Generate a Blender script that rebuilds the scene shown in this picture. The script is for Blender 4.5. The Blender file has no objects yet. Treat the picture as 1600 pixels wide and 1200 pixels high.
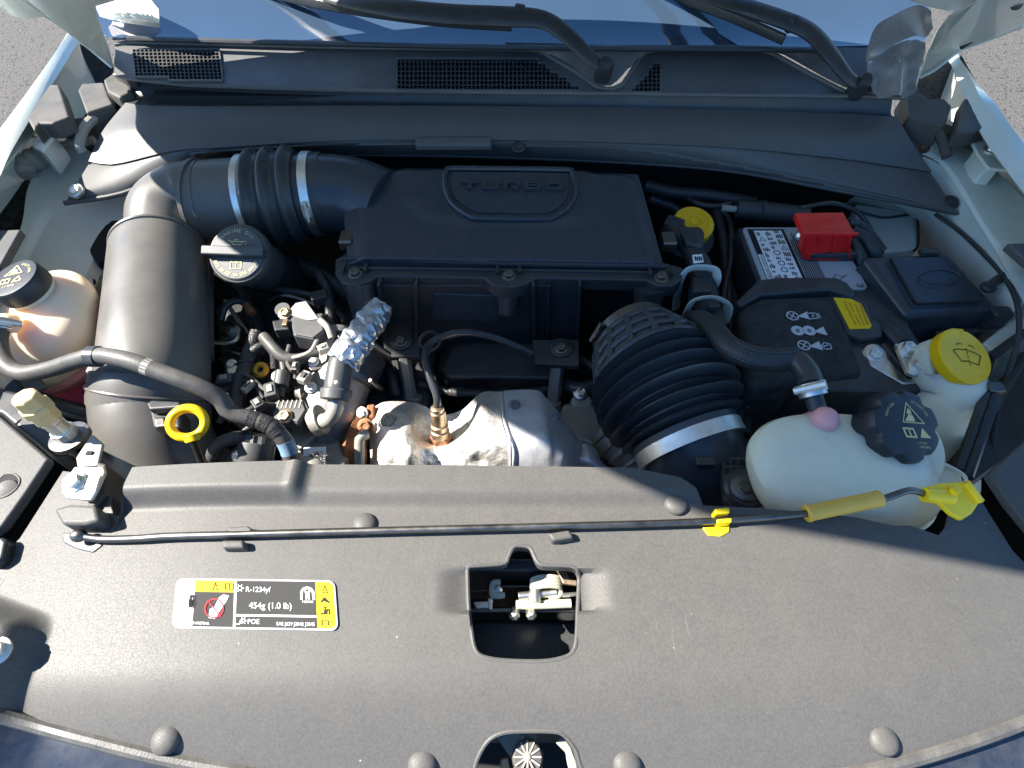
import bpy, bmesh, math, random
from mathutils import Vector, Matrix, Quaternion, noise
random.seed(7)
S = bpy.context.scene
COL = S.collection
R = math.radians
# ------------------------------------------------------------------ camera
CAM_Z, PITCH, FPX = 1.45, 54.0, 850.0
cd = bpy.data.cameras.new('camera'); cam = bpy.data.objects.new('camera', cd); COL.objects.link(cam)
cam.location = (0, 0, CAM_Z); cam.rotation_euler = (R(90 - PITCH), 0, 0)
cd.sensor_width = 36; cd.lens = 36 * FPX / 1600; cd.clip_start = 0.01; cd.clip_end = 500
S.camera = cam
S.render.resolution_x, S.render.resolution_y = 1024, 768
# ------------------------------------------------------------------ light
SUN = Vector((-1.005, 0.08, 1.0)).normalized()          # direction towards the sun
w = bpy.data.worlds.new('World'); S.world = w; w.use_nodes = True
nt = w.node_tree; bg = nt.nodes['Background']
sky = nt.nodes.new('ShaderNodeTexSky'); sky.sky_type = 'NISHITA'; sky.sun_disc = False
sky.sun_elevation = math.asin(SUN.z); sky.sun_rotation = math.atan2(SUN.x, SUN.y)
sky.air_density = 1.0; sky.dust_density = 0.3; sky.ozone_density = 3.0
hs0 = nt.nodes.new('ShaderNodeHueSaturation'); hs0.inputs['Saturation'].default_value = 1.22
nt.links.new(sky.outputs[0], hs0.inputs['Color']); nt.links.new(hs0.outputs[0], bg.inputs[0]); bg.inputs[1].default_value = 0.08
sd = bpy.data.lights.new('sun', 'SUN'); sd.energy = 5.0; sd.angle = R(0.53); sd.color = (1, 0.945, 0.86)
sun = bpy.data.objects.new('sun', sd); COL.objects.link(sun)
sun.rotation_euler = SUN.to_track_quat('Z', 'Y').to_euler(); sun.location = SUN * 6
vs = S.view_settings; vs.view_transform = 'Standard'; vs.look = 'None'; vs.gamma = 1; vs.use_curve_mapping = False
vs.exposure = 1.95

# ------------------------------------------------------------------ pixel -> place
_p = R(PITCH)
def ray(px, py):
    u = (px - 800) / FPX; v = (600 - py) / FPX
    return Vector((u, math.cos(_p) + v * math.sin(_p), -math.sin(_p) + v * math.cos(_p)))
def P(px, py, z):                       # a photo pixel at a known height above the ground
    d = ray(px, py); t = (z - CAM_Z) / d.z
    return d * t + Vector((0, 0, CAM_Z))
def PY(px, py, y):                      # a photo pixel on an upright plane
    d = ray(px, py); t = y / d.y
    return d * t + Vector((0, 0, CAM_Z))
def PL(pts, z): return [P(a, b, z) for a, b in pts]

# ------------------------------------------------------------------ materials
MATS = {}
def mat(name, col, rough=.5, metal=0., bump=0., bscale=300., var=0., vscale=12., dust=0., spec=.5, coat=0.,
        trans=0., sss=0., ssr=(.02, .012, .006), ior=1.45, fleck=0., dcol=(.30, .27, .22), wr=0., wscale=40., scratch=0.):
    m = bpy.data.materials.new(name); m.use_nodes = True; n = m.node_tree; L = n.links
    b = n.nodes['Principled BSDF']
    b.inputs['Base Color'].default_value = (*col, 1); b.inputs['Roughness'].default_value = rough
    b.inputs['Metallic'].default_value = metal; b.inputs['Specular IOR Level'].default_value = spec
    b.inputs['Coat Weight'].default_value = coat; b.inputs['Coat Roughness'].default_value = .06
    b.inputs['Transmission Weight'].default_value = trans; b.inputs['IOR'].default_value = ior
    if sss:
        b.inputs['Subsurface Weight'].default_value = sss; b.inputs['Subsurface Radius'].default_value = ssr
        b.inputs['Subsurface Scale'].default_value = 1.0
    tc = n.nodes.new('ShaderNodeTexCoord'); co = tc.outputs['Object']
    def noi(sc, det=3, rg=.55):
        t = n.nodes.new('ShaderNodeTexNoise'); t.inputs['Scale'].default_value = sc
        t.inputs['Detail'].default_value = det; t.inputs['Roughness'].default_value = rg
        L.new(co, t.inputs['Vector']); return t.outputs[0]
    def mapr(s, a, b_, c, d):
        t = n.nodes.new('ShaderNodeMapRange'); L.new(s, t.inputs[0])
        for i, v in enumerate((a, b_, c, d)): t.inputs[i + 1].default_value = v
        return t.outputs[0]
    def mix(f, a, bb):
        t = n.nodes.new('ShaderNodeMix'); t.data_type = 'RGBA'
        L.new(f, t.inputs[0])
        for s, i in ((a, 6), (bb, 7)):
            if isinstance(s, tuple): t.inputs[i].default_value = (*s, 1)
            else: L.new(s, t.inputs[i])
        return t.outputs[2]
    cur = None
    if var:
        lo = tuple(c * (1 - var) for c in col); hi = tuple(min(1, c * (1 + var)) for c in col)
        cur = mix(mapr(noi(vscale, 5, .65), .3, .7, 0, 1), lo, hi)
        rr = mapr(noi(vscale * 1.7, 4), .3, .7, max(.03, rough - .07), min(1, rough + .09)); L.new(rr, b.inputs['Roughness'])
    if dust:
        g = n.nodes.new('ShaderNodeNewGeometry'); sx = n.nodes.new('ShaderNodeSeparateXYZ'); L.new(g.outputs['Normal'], sx.inputs[0])
        up = mapr(sx.outputs[2], .1, 1, 0, 1)
        nz = mapr(noi(38, 6, .7), .38, .72, 0, dust)
        mu = n.nodes.new('ShaderNodeMath'); mu.operation = 'MULTIPLY'; L.new(up, mu.inputs[0]); L.new(nz, mu.inputs[1])
        cur = mix(mu.outputs[0], cur if cur is not None else col, dcol)
    if fleck:
        v = n.nodes.new('ShaderNodeTexVoronoi'); v.inputs['Scale'].default_value = 95; L.new(co, v.inputs['Vector'])
        d1 = mapr(v.outputs['Distance'], .035, .07, 1, 0)
        g2 = mapr(noi(21, 2), .62, .66, 0, fleck)
        mu = n.nodes.new('ShaderNodeMath'); mu.operation = 'MULTIPLY'; L.new(d1, mu.inputs[0]); L.new(g2, mu.inputs[1])
        cur = mix(mu.outputs[0], cur if cur is not None else col, (.55, .52, .46))
    if scratch:
        mp = n.nodes.new('ShaderNodeMapping'); mp.inputs['Rotation'].default_value = (0, 0, .35); mp.inputs['Scale'].default_value = (420, 22, 1); L.new(co, mp.inputs[0])
        t = n.nodes.new('ShaderNodeTexNoise'); t.inputs['Scale'].default_value = 1.0; t.inputs['Detail'].default_value = 1; L.new(mp.outputs[0], t.inputs['Vector'])
        g3 = mapr(noi(11.5, 2), .64, .72, 0, scratch)
        mu = n.nodes.new('ShaderNodeMath'); mu.operation = 'MULTIPLY'; L.new(mapr(t.outputs[0], .62, .70, 0, 1), mu.inputs[0]); L.new(g3, mu.inputs[1])
        cur = mix(mu.outputs[0], cur if cur is not None else col, (.34, .33, .30))
    if cur is not None: L.new(cur, b.inputs['Base Color'])
    last = None
    if wr:
        t = n.nodes.new('ShaderNodeTexNoise'); t.inputs['Scale'].default_value = wscale; t.inputs['Detail'].default_value = 3
        t.inputs['Distortion'].default_value = 1.5; L.new(co, t.inputs['Vector'])
        bw = n.nodes.new('ShaderNodeBump'); bw.inputs['Strength'].default_value = 1; bw.inputs['Distance'].default_value = wr
        L.new(t.outputs[0], bw.inputs['Height']); last = bw
    if bump:
        bn = n.nodes.new('ShaderNodeBump'); bn.inputs['Strength'].default_value = 1; bn.inputs['Distance'].default_value = bump
        L.new(noi(bscale, 2), bn.inputs['Height'])
        if last: L.new(last.outputs[0], bn.inputs['Normal'])
        last = bn
    if last: L.new(last.outputs[0], b.inputs['Normal'])
    MATS[name] = m
    return m
mat('panel_plastic', (.077, .074, .069), .54, bump=.00012, bscale=900, var=.16, vscale=420, dust=.06, spec=.36, scratch=.10, fleck=.9, dcol=(.24, .21, .17))
mat('cover_plastic', (.080, .080, .080), .45, bump=.00015, bscale=900, var=.06, vscale=4, dust=.06)
mat('grille_plastic', (.095, .095, .096), .5, bump=.0001, bscale=900, var=.06, dust=.06)
mat('black_plastic', (.028, .030, .033), .40, bump=.00012, bscale=900, var=.2, dust=.08)
mat('lid_plastic', (.032, .038, .047), .26, bump=.00006, bscale=1200, var=.04, vscale=6)
mat('duct_plastic', (.095, .091, .086), .38, bump=.00012, bscale=1000, var=.12, vscale=7, dust=.10)
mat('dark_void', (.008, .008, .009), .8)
mat('rubber', (.036, .038, .041), .32, bump=.0001, bscale=700, var=.2, dust=.05)
mat('ribbed_rubber', (.060, .062, .066), .36, bump=.00008, bscale=700, var=.1)
mat('hose_rubber', (.055, .054, .053), .50, bump=.00025, bscale=500, var=.25, vscale=30, dust=.3)
mat('white_paint', (.66, .69, .63), .32, coat=.6, var=.05, vscale=3, dust=.25, dcol=(.5, .48, .42))
mat('apron_paint', (.62, .65, .59), .55, var=.08, vscale=5, dust=.35, dcol=(.42, .4, .34))
mat('bumper_paint', (.012, .017, .028), .18, coat=.8, var=.15, dust=.12)
mat('glass', (.030, .050, .080), .04, spec=.9, coat=.6, var=.1, vscale=2)
mat('steel', (.62, .61, .58), .30, metal=1, var=.15, vscale=60)
mat('zinc', (.72, .71, .66), .42, metal=1, var=.18, vscale=40)
mat('dark_steel', (.16, .15, .14), .4, metal=1, var=.3, vscale=40)
mat('aluminium', (.30, .29, .27), .58, metal=.7, bump=.0004, bscale=350, var=.15, vscale=25)
mat('foil', (.78, .75, .70), .58, metal=1, wr=.0022, wscale=34, bump=.0010, bscale=210, var=.10, vscale=22)
mat('foil_smooth', (.60, .61, .64), .5, metal=.6, wr=.0012, wscale=22, var=.1)
mat('foil_sleeve', (.46, .49, .53), .38, metal=.85, wr=.002, wscale=60)
mat('rust', (.24, .095, .04), .75, bump=.0005, bscale=250, var=.35, vscale=40)
mat('bronze', (.38, .28, .18), .42, metal=.9, var=.3, vscale=50)
mat('rust_nut', (.26, .12, .06), .6, metal=.5, var=.35, vscale=60)
mat('yellow', (.86, .52, .006), .36, var=.14, vscale=30, dust=.22, dcol=(.35, .26, .12), bump=.00006, bscale=600)
mat('yellow_bright', (.88, .60, .008), .36, var=.12, vscale=30, dust=.22, dcol=(.35, .26, .12), bump=.00006, bscale=600)
mat('yellow_grip', (.66, .40, .06), .5, var=.08, vscale=40, dust=.2)
mat('brake_yellow', (.70, .40, .008), .45, var=.1)
mat('red', (.72, .010, .010), .36, var=.14, vscale=30, dust=.22, dcol=(.35, .26, .12), bump=.00006, bscale=600)
mat('tan_cap', (.55, .40, .19), .45, var=.1, vscale=40)
mat('tank_white', (.76, .73, .57), .33, sss=.7, ssr=(.03, .026, .016), var=.07, vscale=14, dust=.12, dcol=(.5, .45, .32))
mat('tank_amber', (.86, .68, .48), .30, sss=.6, ssr=(.03, .015, .008), var=.06, vscale=9)
mat('tank_pink', (.66, .26, .24), .32, sss=.4, ssr=(.03, .01, .008), var=.08)
mat('fluid_pink', (.36, .04, .08), .4, var=.15)
mat('nipple_pink', (.72, .34, .34), .35, sss=.3, var=.05)
mat('cap_black', (.020, .022, .026), .38, bump=.0001, bscale=800, dust=.05)
mat('cap_grey', (.062, .063, .064), .42, bump=.0001, bscale=800, dust=.1)
mat('label_white', (.78, .79, .80), .55, spec=.2)
mat('label_yellow', (.84, .54, .01), .55, spec=.2)
mat('label_black', (.018, .018, .018), .6, spec=.2)
mat('label_dark', (.040, .039, .037), .7, spec=.15)
mat('label_red', (.55, .02, .035), .6, spec=.2)
mat('label_grey', (.34, .36, .38), .4)
mat('print_yellow', (.55, .48, .22), .6)
mat('print_orange', (.60, .22, .01), .6)
mat('print_grey', (.5, .52, .54), .6)
mat('felt', (.040, .040, .042), .95, bump=.0012, bscale=700, var=.4, vscale=60, dust=.25, dcol=(.09, .085, .07), spec=.15)
mat('liner', (.030, .030, .028), .95, bump=.002, bscale=300, var=.7, vscale=90, spec=.1)
mat('bracket_grey', (.30, .285, .25), .6, var=.15, vscale=20, dust=.3)
mat('hinge_plastic', (.062, .058, .053), .6, var=.12, vscale=10, dust=.12)
mat('clear_plastic', (.24, .225, .22), .28, trans=.3, var=.12, vscale=14, wr=.0008, wscale=14)
mat('barrel_plastic', (.20, .19, .18), .35, var=.2, vscale=40, wr=.002, wscale=60)
mat('pale_clip', (.46, .49, .45), .5, var=.06)
mat('cream_paint', (.46, .445, .34), .45, var=.12, vscale=60)
mat('cream_metal', (.36, .345, .30), .48, metal=.4, var=.15, bump=.0003, bscale=300)
mat('cable_tape', (.035, .034, .034), .38, wr=.0015, wscale=160, var=.3, vscale=60)
mat('tape_blue', (.16, .26, .36), .5)
mat('loom', (.028, .029, .032), .45, var=.2)
mat('orange_seal', (.62, .30, .02), .45)

# ------------------------------------------------------------------ mesh building
def cat_rom(pts, n):
    """resample a polyline as a smooth curve with n points"""
    pts = [Vector(p) for p in pts]
    if len(pts) == 2: return [pts[0].lerp(pts[1], i / (n - 1)) for i in range(n)]
    q = [pts[0] * 2 - pts[1]] + pts + [pts[-1] * 2 - pts[-2]]
    dense = []
    for i in range(1, len(q) - 2):
        for k in range(16):
            t = k / 16; a, b, c, d = q[i - 1], q[i], q[i + 1], q[i + 2]
            dense.append(.5 * ((2 * b) + (c - a) * t + (2 * a - 5 * b + 4 * c - d) * t * t + (3 * b - a - 3 * c + d) * t ** 3))
    dense.append(pts[-1])
    return lin(dense, n)
def lin(pts, n):
    pts = [Vector(p) for p in pts]
    s = [0]
    for a, b in zip(pts, pts[1:]): s.append(s[-1] + (b - a).length)
    out = []; j = 0
    for i in range(n):
        t = s[-1] * i / (n - 1)
        while j < len(pts) - 2 and s[j + 1] < t: j += 1
        d = s[j + 1] - s[j]
        out.append(pts[j].lerp(pts[j + 1], 0 if d < 1e-9 else min(1, (t - s[j]) / d)))
    return out
def basis(ax):
    ax = Vector(ax).normalized()
    a = ax.cross(Vector((0, 0, 1)))
    if a.length < .05: a = Vector((1, 0, 0))
    a.normalize(); return a, ax.cross(a).normalized(), ax
class MB:
    def __init__(s): s.v = []; s.f = []
    def add(s, v, f):
        o = len(s.v); s.v += [Vector(x) for x in v]; s.f += [tuple(i + o for i in g) for g in f]; return s
    def prism(s, top, d):
        top = [Vector(p) for p in top]; d = Vector(d) if not isinstance(d, (int, float)) else Vector((0, 0, -d)); n = len(top)
        nrm = Vector((0, 0, 0))
        for a, b in zip(top, top[1:] + top[:1]): nrm += a.cross(b)
        if nrm.dot(d) > 0: top = top[::-1]
        v = top + [p + d for p in top]
        f = [tuple(range(n)), tuple(range(2 * n - 1, n - 1, -1))] + [(i, i + n, (i + 1) % n + n, (i + 1) % n) for i in range(n)]
        return s.add(v, f)
    def box(s, c, size, rot=None):
        c = Vector(c); x, y, z = (a / 2 for a in size)
        pts = [Vector(p) for p in ((-x, -y, z), (x, -y, z), (x, y, z), (-x, y, z))]
        m = rot or Matrix.Identity(3)
        return s.prism([c + m @ p for p in pts], m @ Vector((0, 0, -2 * z)))
    def frustum(s, top, bot):
        n = len(top); top = [Vector(p) for p in top]; bot = [Vector(p) for p in bot]
        nrm = Vector((0, 0, 0))
        for a, b in zip(top, top[1:] + top[:1]): nrm += a.cross(b)
        if nrm.dot(bot[0] - top[0]) > 0: top = top[::-1]; bot = bot[::-1]
        return s.add(top + bot, [tuple(range(n)), tuple(range(2 * n - 1, n - 1, -1))] + [(i, i + n, (i + 1) % n + n, (i + 1) % n) for i in range(n)])
    def rings(s, rings, cap=True):
        n = len(rings[0]); v = [p for r in rings for p in r]; f = []
        for k in range(len(rings) - 1):
            for i in range(n):
                f.append((k * n + i, k * n + (i + 1) % n, (k + 1) * n + (i + 1) % n, (k + 1) * n + i))
        if cap: f += [tuple(range(n - 1, -1, -1)), tuple(range((len(rings) - 1) * n, len(rings) * n))]
        return s.add(v, f)
    def tube(s, pts, r, seg=12, n=None, cap=True, smooth=True, flat=1.0, up=None):
        """r: number or function of 0..1; flat squashes the second axis"""
        n = n or max(2, len(pts) * 8)
        c = cat_rom(pts, n) if smooth and len(pts) > 2 else lin(pts, n) if n > 2 else [Vector(p) for p in pts]
        rings = []; a = None
        for i, p in enumerate(c):
            t = (c[min(i + 1, n - 1)] - c[max(i - 1, 0)]).normalized()
            if a is None:
                a = (Vector(up).cross(t)).normalized() if up is not None else basis(t)[0]
            else:
                a = (a - t * a.dot(t)).normalized()
            b = t.cross(a); rr = r(i / (n - 1)) if callable(r) else r
            rings.append([p + a * (math.cos(2 * math.pi * k / seg) * rr) + b * (math.sin(2 * math.pi * k / seg) * rr * flat) for k in range(seg)])
        return s.rings(rings, cap)
    def lathe(s, o, ax, prof, seg=32, ph=0., sx=1., fn=None):
        a, b, t = basis(ax); o = Vector(o); rings = []
        for r, h in prof:
            rings.append([o + t * h + (a * math.cos(2 * math.pi * k / seg + ph) * sx + b * math.sin(2 * math.pi * k / seg + ph)) * (r * (fn(2 * math.pi * k / seg) if fn else 1)) for k in range(seg)])
        return s.rings(rings, True)
    def ball(s, c, r, rot=None, nu=24, nv=14):
        c = Vector(c); m = rot or Matrix.Identity(3); r = Vector(r) if not isinstance(r, (int, float)) else Vector((r, r, r))
        rings = []
        for j in range(1, nv):
            th = math.pi * j / nv
            rings.append([c + m @ Vector((r.x * math.sin(th) * math.cos(2 * math.pi * k / nu), r.y * math.sin(th) * math.sin(2 * math.pi * k / nu), -r.z * math.cos(th))) for k in range(nu)])
        return s.rings(rings, True)
    def torus(s, c, ax, R_, r, seg=36, rs=10, sx=1., arc=None):
        a, b, t = basis(ax); c = Vector(c); pts = []
        for k in range(seg):
            an = 2 * math.pi * k / seg; d = a * math.cos(an) * sx + b * math.sin(an)
            pts.append([c + d * R_ + (d.normalized() * math.cos(2 * math.pi * j / rs) + t * math.sin(2 * math.pi * j / rs)) * r for j in range(rs)])
        v = [p for r_ in pts for p in r_]
        f = [(k * rs + j, ((k + 1) % seg) * rs + j, ((k + 1) % seg) * rs + (j + 1) % rs, k * rs + (j + 1) % rs) for k in range(seg) for j in range(rs)]
        return s.add(v, f)
    def sheet(s, rows, nu, nv, th=.002, fn=None, smooth=True, down=None):
        rs = [(cat_rom if smooth else lin)(r, nu) for r in rows]
        cols = [(cat_rom if smooth and len(rs) > 2 else lin)([r[i] for r in rs], nv) for i in range(nu)]
        g = [[cols[i][j] for i in range(nu)] for j in range(nv)]
        if fn:
            g = [[fn(g[j][i], i / (nu - 1), j / (nv - 1)) for i in range(nu)] for j in range(nv)]
        top = []; bot = []
        for j in range(nv):
            for i in range(nu):
                p = g[j][i]
                du = g[j][min(i + 1, nu - 1)] - g[j][max(i - 1, 0)]; dv = g[min(j + 1, nv - 1)][i] - g[max(j - 1, 0)][i]
                nn = du.cross(dv)
                nn = nn.normalized() if nn.length > 1e-12 else Vector((0, 0, 1))
                if nn.z < 0 and down is None: nn = -nn
                if down is not None and nn.dot(Vector(down)) > 0: nn = -nn
                top.append(p); bot.append(p - nn * th)
        N = nu * nv; f = []
        e1 = g[0][min(1, nu - 1)] - g[0][0]; e2 = g[1][0] - g[0][0]
        flip = (g[0][nu // 2 + 1 if nu > 2 else 1] - g[0][nu // 2]).cross(g[1][nu // 2] - g[0][nu // 2]).dot(top[nu // 2] - bot[nu // 2]) < 0
        for j in range(nv - 1):
            for i in range(nu - 1):
                q = (j * nu + i, j * nu + i + 1, (j + 1) * nu + i + 1, (j + 1) * nu + i)
                f.append(q[::-1] if flip else q); f.append(tuple(k + N for k in (q if flip else q[::-1])))
        ed = [i for i in range(nu)] + [j * nu + nu - 1 for j in range(1, nv)] + [(nv - 1) * nu + i for i in range(nu - 2, -1, -1)] + [j * nu for j in range(nv - 2, 0, -1)]
        for a, b in zip(ed, ed[1:] + ed[:1]):
            f.append((a, b, b + N, a + N) if flip else (b, a, a + N, b + N))
        return s.add(top + bot, f)
WORLD = {}
def obj(name, mb, m, parent=None, bevel=0., bseg=2, sub=0, ang=35, flat=False):
    me = bpy.data.meshes.new(name)
    lo = Vector((min(v.x for v in mb.v), min(v.y for v in mb.v), min(v.z for v in mb.v)))
    hi = Vector((max(v.x for v in mb.v), max(v.y for v in mb.v), max(v.z for v in mb.v)))
    c = (lo + hi) / 2
    if parent is None: c.z = lo.z
    me.from_pydata([v - c for v in mb.v], [], mb.f); me.validate(); me.update()
    bm = bmesh.new(); bm.from_mesh(me); bmesh.ops.recalc_face_normals(bm, faces=bm.faces)
    if bm.calc_volume(signed=True) < 0: bmesh.ops.reverse_faces(bm, faces=bm.faces)
    bm.to_mesh(me); bm.free()
    o = bpy.data.objects.new(name, me); COL.objects.link(o)
    me.materials.append(MATS[m])
    if not flat:
        me.shade_smooth(); me.set_sharp_from_angle(angle=R(ang))
    if bevel:
        b = o.modifiers.new('bevel', 'BEVEL'); b.width = bevel; b.segments = bseg; b.limit_method = 'ANGLE'; b.angle_limit = R(32)
        b.harden_normals = True; b.use_clamp_overlap = True
    if sub:
        b = o.modifiers.new('sub', 'SUBSURF'); b.levels = b.render_levels = sub
    WORLD[o.name] = c.copy()
    if parent is not None:
        o.parent = parent; o.location = c - WORLD[parent.name]
    else: o.location = c
    return o
def thing(name, label, cat, base, group=None, kind=None):
    o = bpy.data.objects.new(name, None); COL.objects.link(o); o.location = base; o.empty_display_size = .02
    WORLD[o.name] = Vector(base); return tag(o, label, cat, group, kind)
def tag(o, label, cat, group=None, kind=None):
    o['label'] = label; o['category'] = cat
    if group: o['group'] = group
    if kind: o['kind'] = kind
    return o
def struct(o): o['kind'] = 'structure'; return o
def text2d(body, size):
    """flat triangles of a piece of lettering, centred on its own middle"""
    cu = bpy.data.curves.new('lettering', 'FONT'); cu.body = body; cu.size = size; cu.align_x = 'CENTER'; cu.align_y = 'CENTER'; cu.resolution_u = 3
    t = bpy.data.objects.new('lettering', cu); COL.objects.link(t)
    dg = bpy.context.evaluated_depsgraph_get(); e = t.evaluated_get(dg); me = e.to_mesh()
    v = [p.co.xy.to_3d() for p in me.vertices]; f = [tuple(p.vertices) for p in me.polygons]
    e.to_mesh_clear(); bpy.data.objects.remove(t); bpy.data.curves.remove(cu)
    return v, f
class Frame:
    """flat drawing board on a surface: o origin, x and y axes in metres"""
    def __init__(s, o, x, y, lift=.0004):
        s.o = Vector(o); s.x = Vector(x).normalized(); y = Vector(y); s.n = s.x.cross(y).normalized(); s.y = s.n.cross(s.x); s.lift = lift
    def at(s, x, y, h=None): return s.o + s.x * x + s.y * y + s.n * (s.lift if h is None else h)
    def poly(s, mb, pts, h=None, th=.0003):
        return mb.prism([s.at(a, b, h) for a, b in pts], -s.n * th)
    def rect(s, mb, x0, y0, x1, y1, h=None, th=.0003): return s.poly(mb, [(x0, y0), (x1, y0), (x1, y1), (x0, y1)], h, th)
    def text(s, mb, body, x, y, size, h=None, rot=0., sx=1., shear=0.):
        v, f = text2d(body, size); c, d = math.cos(rot), math.sin(rot); q = []
        for p in v:
            a, b = p.x * sx + p.y * shear, p.y
            q.append(s.at(x + a * c - b * d, y + a * d + b * c, h))
        return mb.add(q, f)
    def ring(s, mb, x, y, r, t, n=28, h=None, a0=0., a1=2 * math.pi):
        full = abs(a1 - a0 - 2 * math.pi) < 1e-6; v = []; f = []
        for k in range(n + (0 if full else 1)):
            a = a0 + (a1 - a0) * k / n
            v += [s.at(x + r * math.cos(a), y + r * math.sin(a), h), s.at(x + (r - t) * math.cos(a), y + (r - t) * math.sin(a), h)]
        m = len(v) // 2
        for k in range(m if full else m - 1): f.append((2 * k, 2 * ((k + 1) % m), 2 * ((k + 1) % m) + 1, 2 * k + 1))
        return mb.add(v, f)
    def line(s, mb, pts, t, h=None, close=False):
        pts = [Vector((*p, 0)) for p in pts]
        if close: pts = pts + [pts[0]]
        for a, b in zip(pts, pts[1:]):
            d = (b - a).normalized() * t / 2; nn = Vector((-d.y, d.x, 0)); a_, b_ = a - d, b + d
            mb.add([s.at(q.x, q.y, h) for q in (a_ - nn, b_ - nn, b_ + nn, a_ + nn)], [(0, 1, 2, 3)])
        return mb
    def disc(s, mb, x, y, r, n=24, h=None):
        return mb.add([s.at(x + r * math.cos(2 * math.pi * k / n), y + r * math.sin(2 * math.pi * k / n), h) for k in range(n)], [tuple(range(n))])
    def arc_text(s, mb, body, x, y, r, size, a0, a1, h=None, inward=False):
        for k, ch in enumerate(body):
            if ch == ' ': continue
            a = a0 + (a1 - a0) * (k / max(1, len(body) - 1))
            s.text(mb, ch, x + r * math.cos(a), y + r * math.sin(a), size, h, a + (math.pi / 2 if inward else -math.pi / 2))
        return mb
def hexbolt(name, o, ax, r, parent, m='steel', flange=1.35, h=None):
    h = h or r * .9; ax = Vector(ax).normalized(); o = Vector(o)
    mb = MB().lathe(o - ax * .001, ax, [(r * flange, 0), (r * flange, r * .22 + .001), (r * 1.02, r * .32 + .001)], 24)
    mb.lathe(o, ax, [(r, r * .25), (r, h * .9), (r * .9, h), (r * .55, h), (r * .5, h * .82)], 6)
    return obj(name, mb, m, parent, bevel=r * .06, ang=30)
def clamp_band(name, c, ax, r, wdt, parent, m='steel', screw=None, sx=1., thick=.0015):
    ax = Vector(ax).normalized()
    mb = MB().lathe(c, ax, [(r - .002, -wdt / 2), (r + thick, -wdt / 2), (r + thick, wdt / 2), (r - .002, wdt / 2)], 48, sx=sx)
    o = obj(name, mb, m, parent, bevel=.0004, bseg=1)
    if screw is not None:
        sc = Vector(screw); d = (sc - Vector(c)); d = (d - ax * d.dot(ax)).normalized(); t = ax.cross(d)
        m3 = Matrix((t, ax, d)).transposed()
        k = MB().box(Vector(c) + d * (r + .004), (.016, wdt * .8, .008), m3)
        k.lathe(Vector(c) + d * (r + .006) - t * .016, t, [(.0045, 0), (.0045, .032), (.003, .033)], 8)
        obj('clamp_screw', k, m, o, bevel=.0008)
    return o
def smooth(a, b, x):
    t = max(0, min(1, (x - a) / (b - a))); return t * t * (3 - 2 * t)

# ================================================================== ground
mg = bpy.data.materials.new('asphalt'); mg.use_nodes = True; n = mg.node_tree; L = n.links; b = n.nodes['Principled BSDF']
b.inputs['Roughness'].default_value = .9
tc = n.nodes.new('ShaderNodeTexCoord')
def _noise(sc, det):
    t = n.nodes.new('ShaderNodeTexNoise'); t.inputs['Scale'].default_value = sc; t.inputs['Detail'].default_value = det
    L.new(tc.outputs['Object'], t.inputs['Vector']); return t.outputs[0]
vo = n.nodes.new('ShaderNodeTexVoronoi'); vo.inputs['Scale'].default_value = 38; L.new(tc.outputs['Object'], vo.inputs['Vector'])
def _map(src, *v):
    t = n.nodes.new('ShaderNodeMapRange'); L.new(src, t.inputs[0])
    for i, q in enumerate(v): t.inputs[i + 1].default_value = q
    return t.outputs[0]
r1 = n.nodes.new('ShaderNodeValToRGB'); r1.color_ramp.elements[0].color = (.045, .041, .037, 1); r1.color_ramp.elements[1].color = (.10, .092, .084, 1)
r1.color_ramp.elements[0].position = .3; r1.color_ramp.elements[1].position = .7
L.new(_noise(70, 5), r1.inputs[0])
pit = n.nodes.new('ShaderNodeMath'); pit.operation = 'MULTIPLY'
L.new(_map(vo.outputs['Distance'], .24, .34, 1, 0), pit.inputs[0]); L.new(_map(_noise(14, 2), .44, .50, 0, 1), pit.inputs[1])
mx = n.nodes.new('ShaderNodeMix'); mx.data_type = 'RGBA'; L.new(pit.outputs[0], mx.inputs[0]); L.new(r1.outputs[0], mx.inputs[6]); mx.inputs[7].default_value = (.022, .02, .018, 1)
L.new(mx.outputs[2], b.inputs['Base Color'])
bp = n.nodes.new('ShaderNodeBump'); bp.inputs['Distance'].default_value = .010; L.new(_noise(120, 3), bp.inputs['Height'])
L.new(bp.outputs[0], b.inputs['Normal']); MATS['asphalt'] = mg
g = MB().add([(-60, -40, 0), (60, -40, 0), (60, 80, 0), (-60, 80, 0)], [(0, 1, 2, 3)])
struct(obj('ground', g, 'asphalt'))

# ================================================================== car body: wings, aprons, bulkhead
body = thing('car_body', 'white painted car body with wings and inner aprons around the engine bay', 'car body', (0, .6, .3))
for sgn, edge, inner in ((-1,
        [(-330, 640), (-200, 430), (-60, 270), (0, 200), (60, 118), (106, 50), (118, 20), (70, -60)],
        [(-270, 660), (-150, 470), (-20, 310), (20, 232), (70, 150), (112, 82), (126, 45), (95, -40)]),
       (1,
        [(1930, 640), (1800, 440), (1680, 300), (1600, 214), (1545, 150), (1508, 100), (1497, 66), (1540, -50)],
        [(1870, 660), (1760, 480), (1640, 350), (1570, 262), (1528, 200), (1490, 110), (1484, 75), (1520, -40)])):
    e = PL(edge, 1.0)
    inr = PL(inner, .988)
    outer = [[p + Vector((sgn * dx, 0, dz)) for p in e] for dx, dz in ((.004, -.003), (.016, -.022), (.045, -.12), (.06, -.40), (.06, -.62))]
    lip = [p.lerp(q, .35) + Vector((0, 0, .004)) for p, q in zip(e, inr)]
    wing = obj('wing', MB().sheet([inr, lip, e] + outer, 40, 34, .0015), 'white_paint', body)
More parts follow.
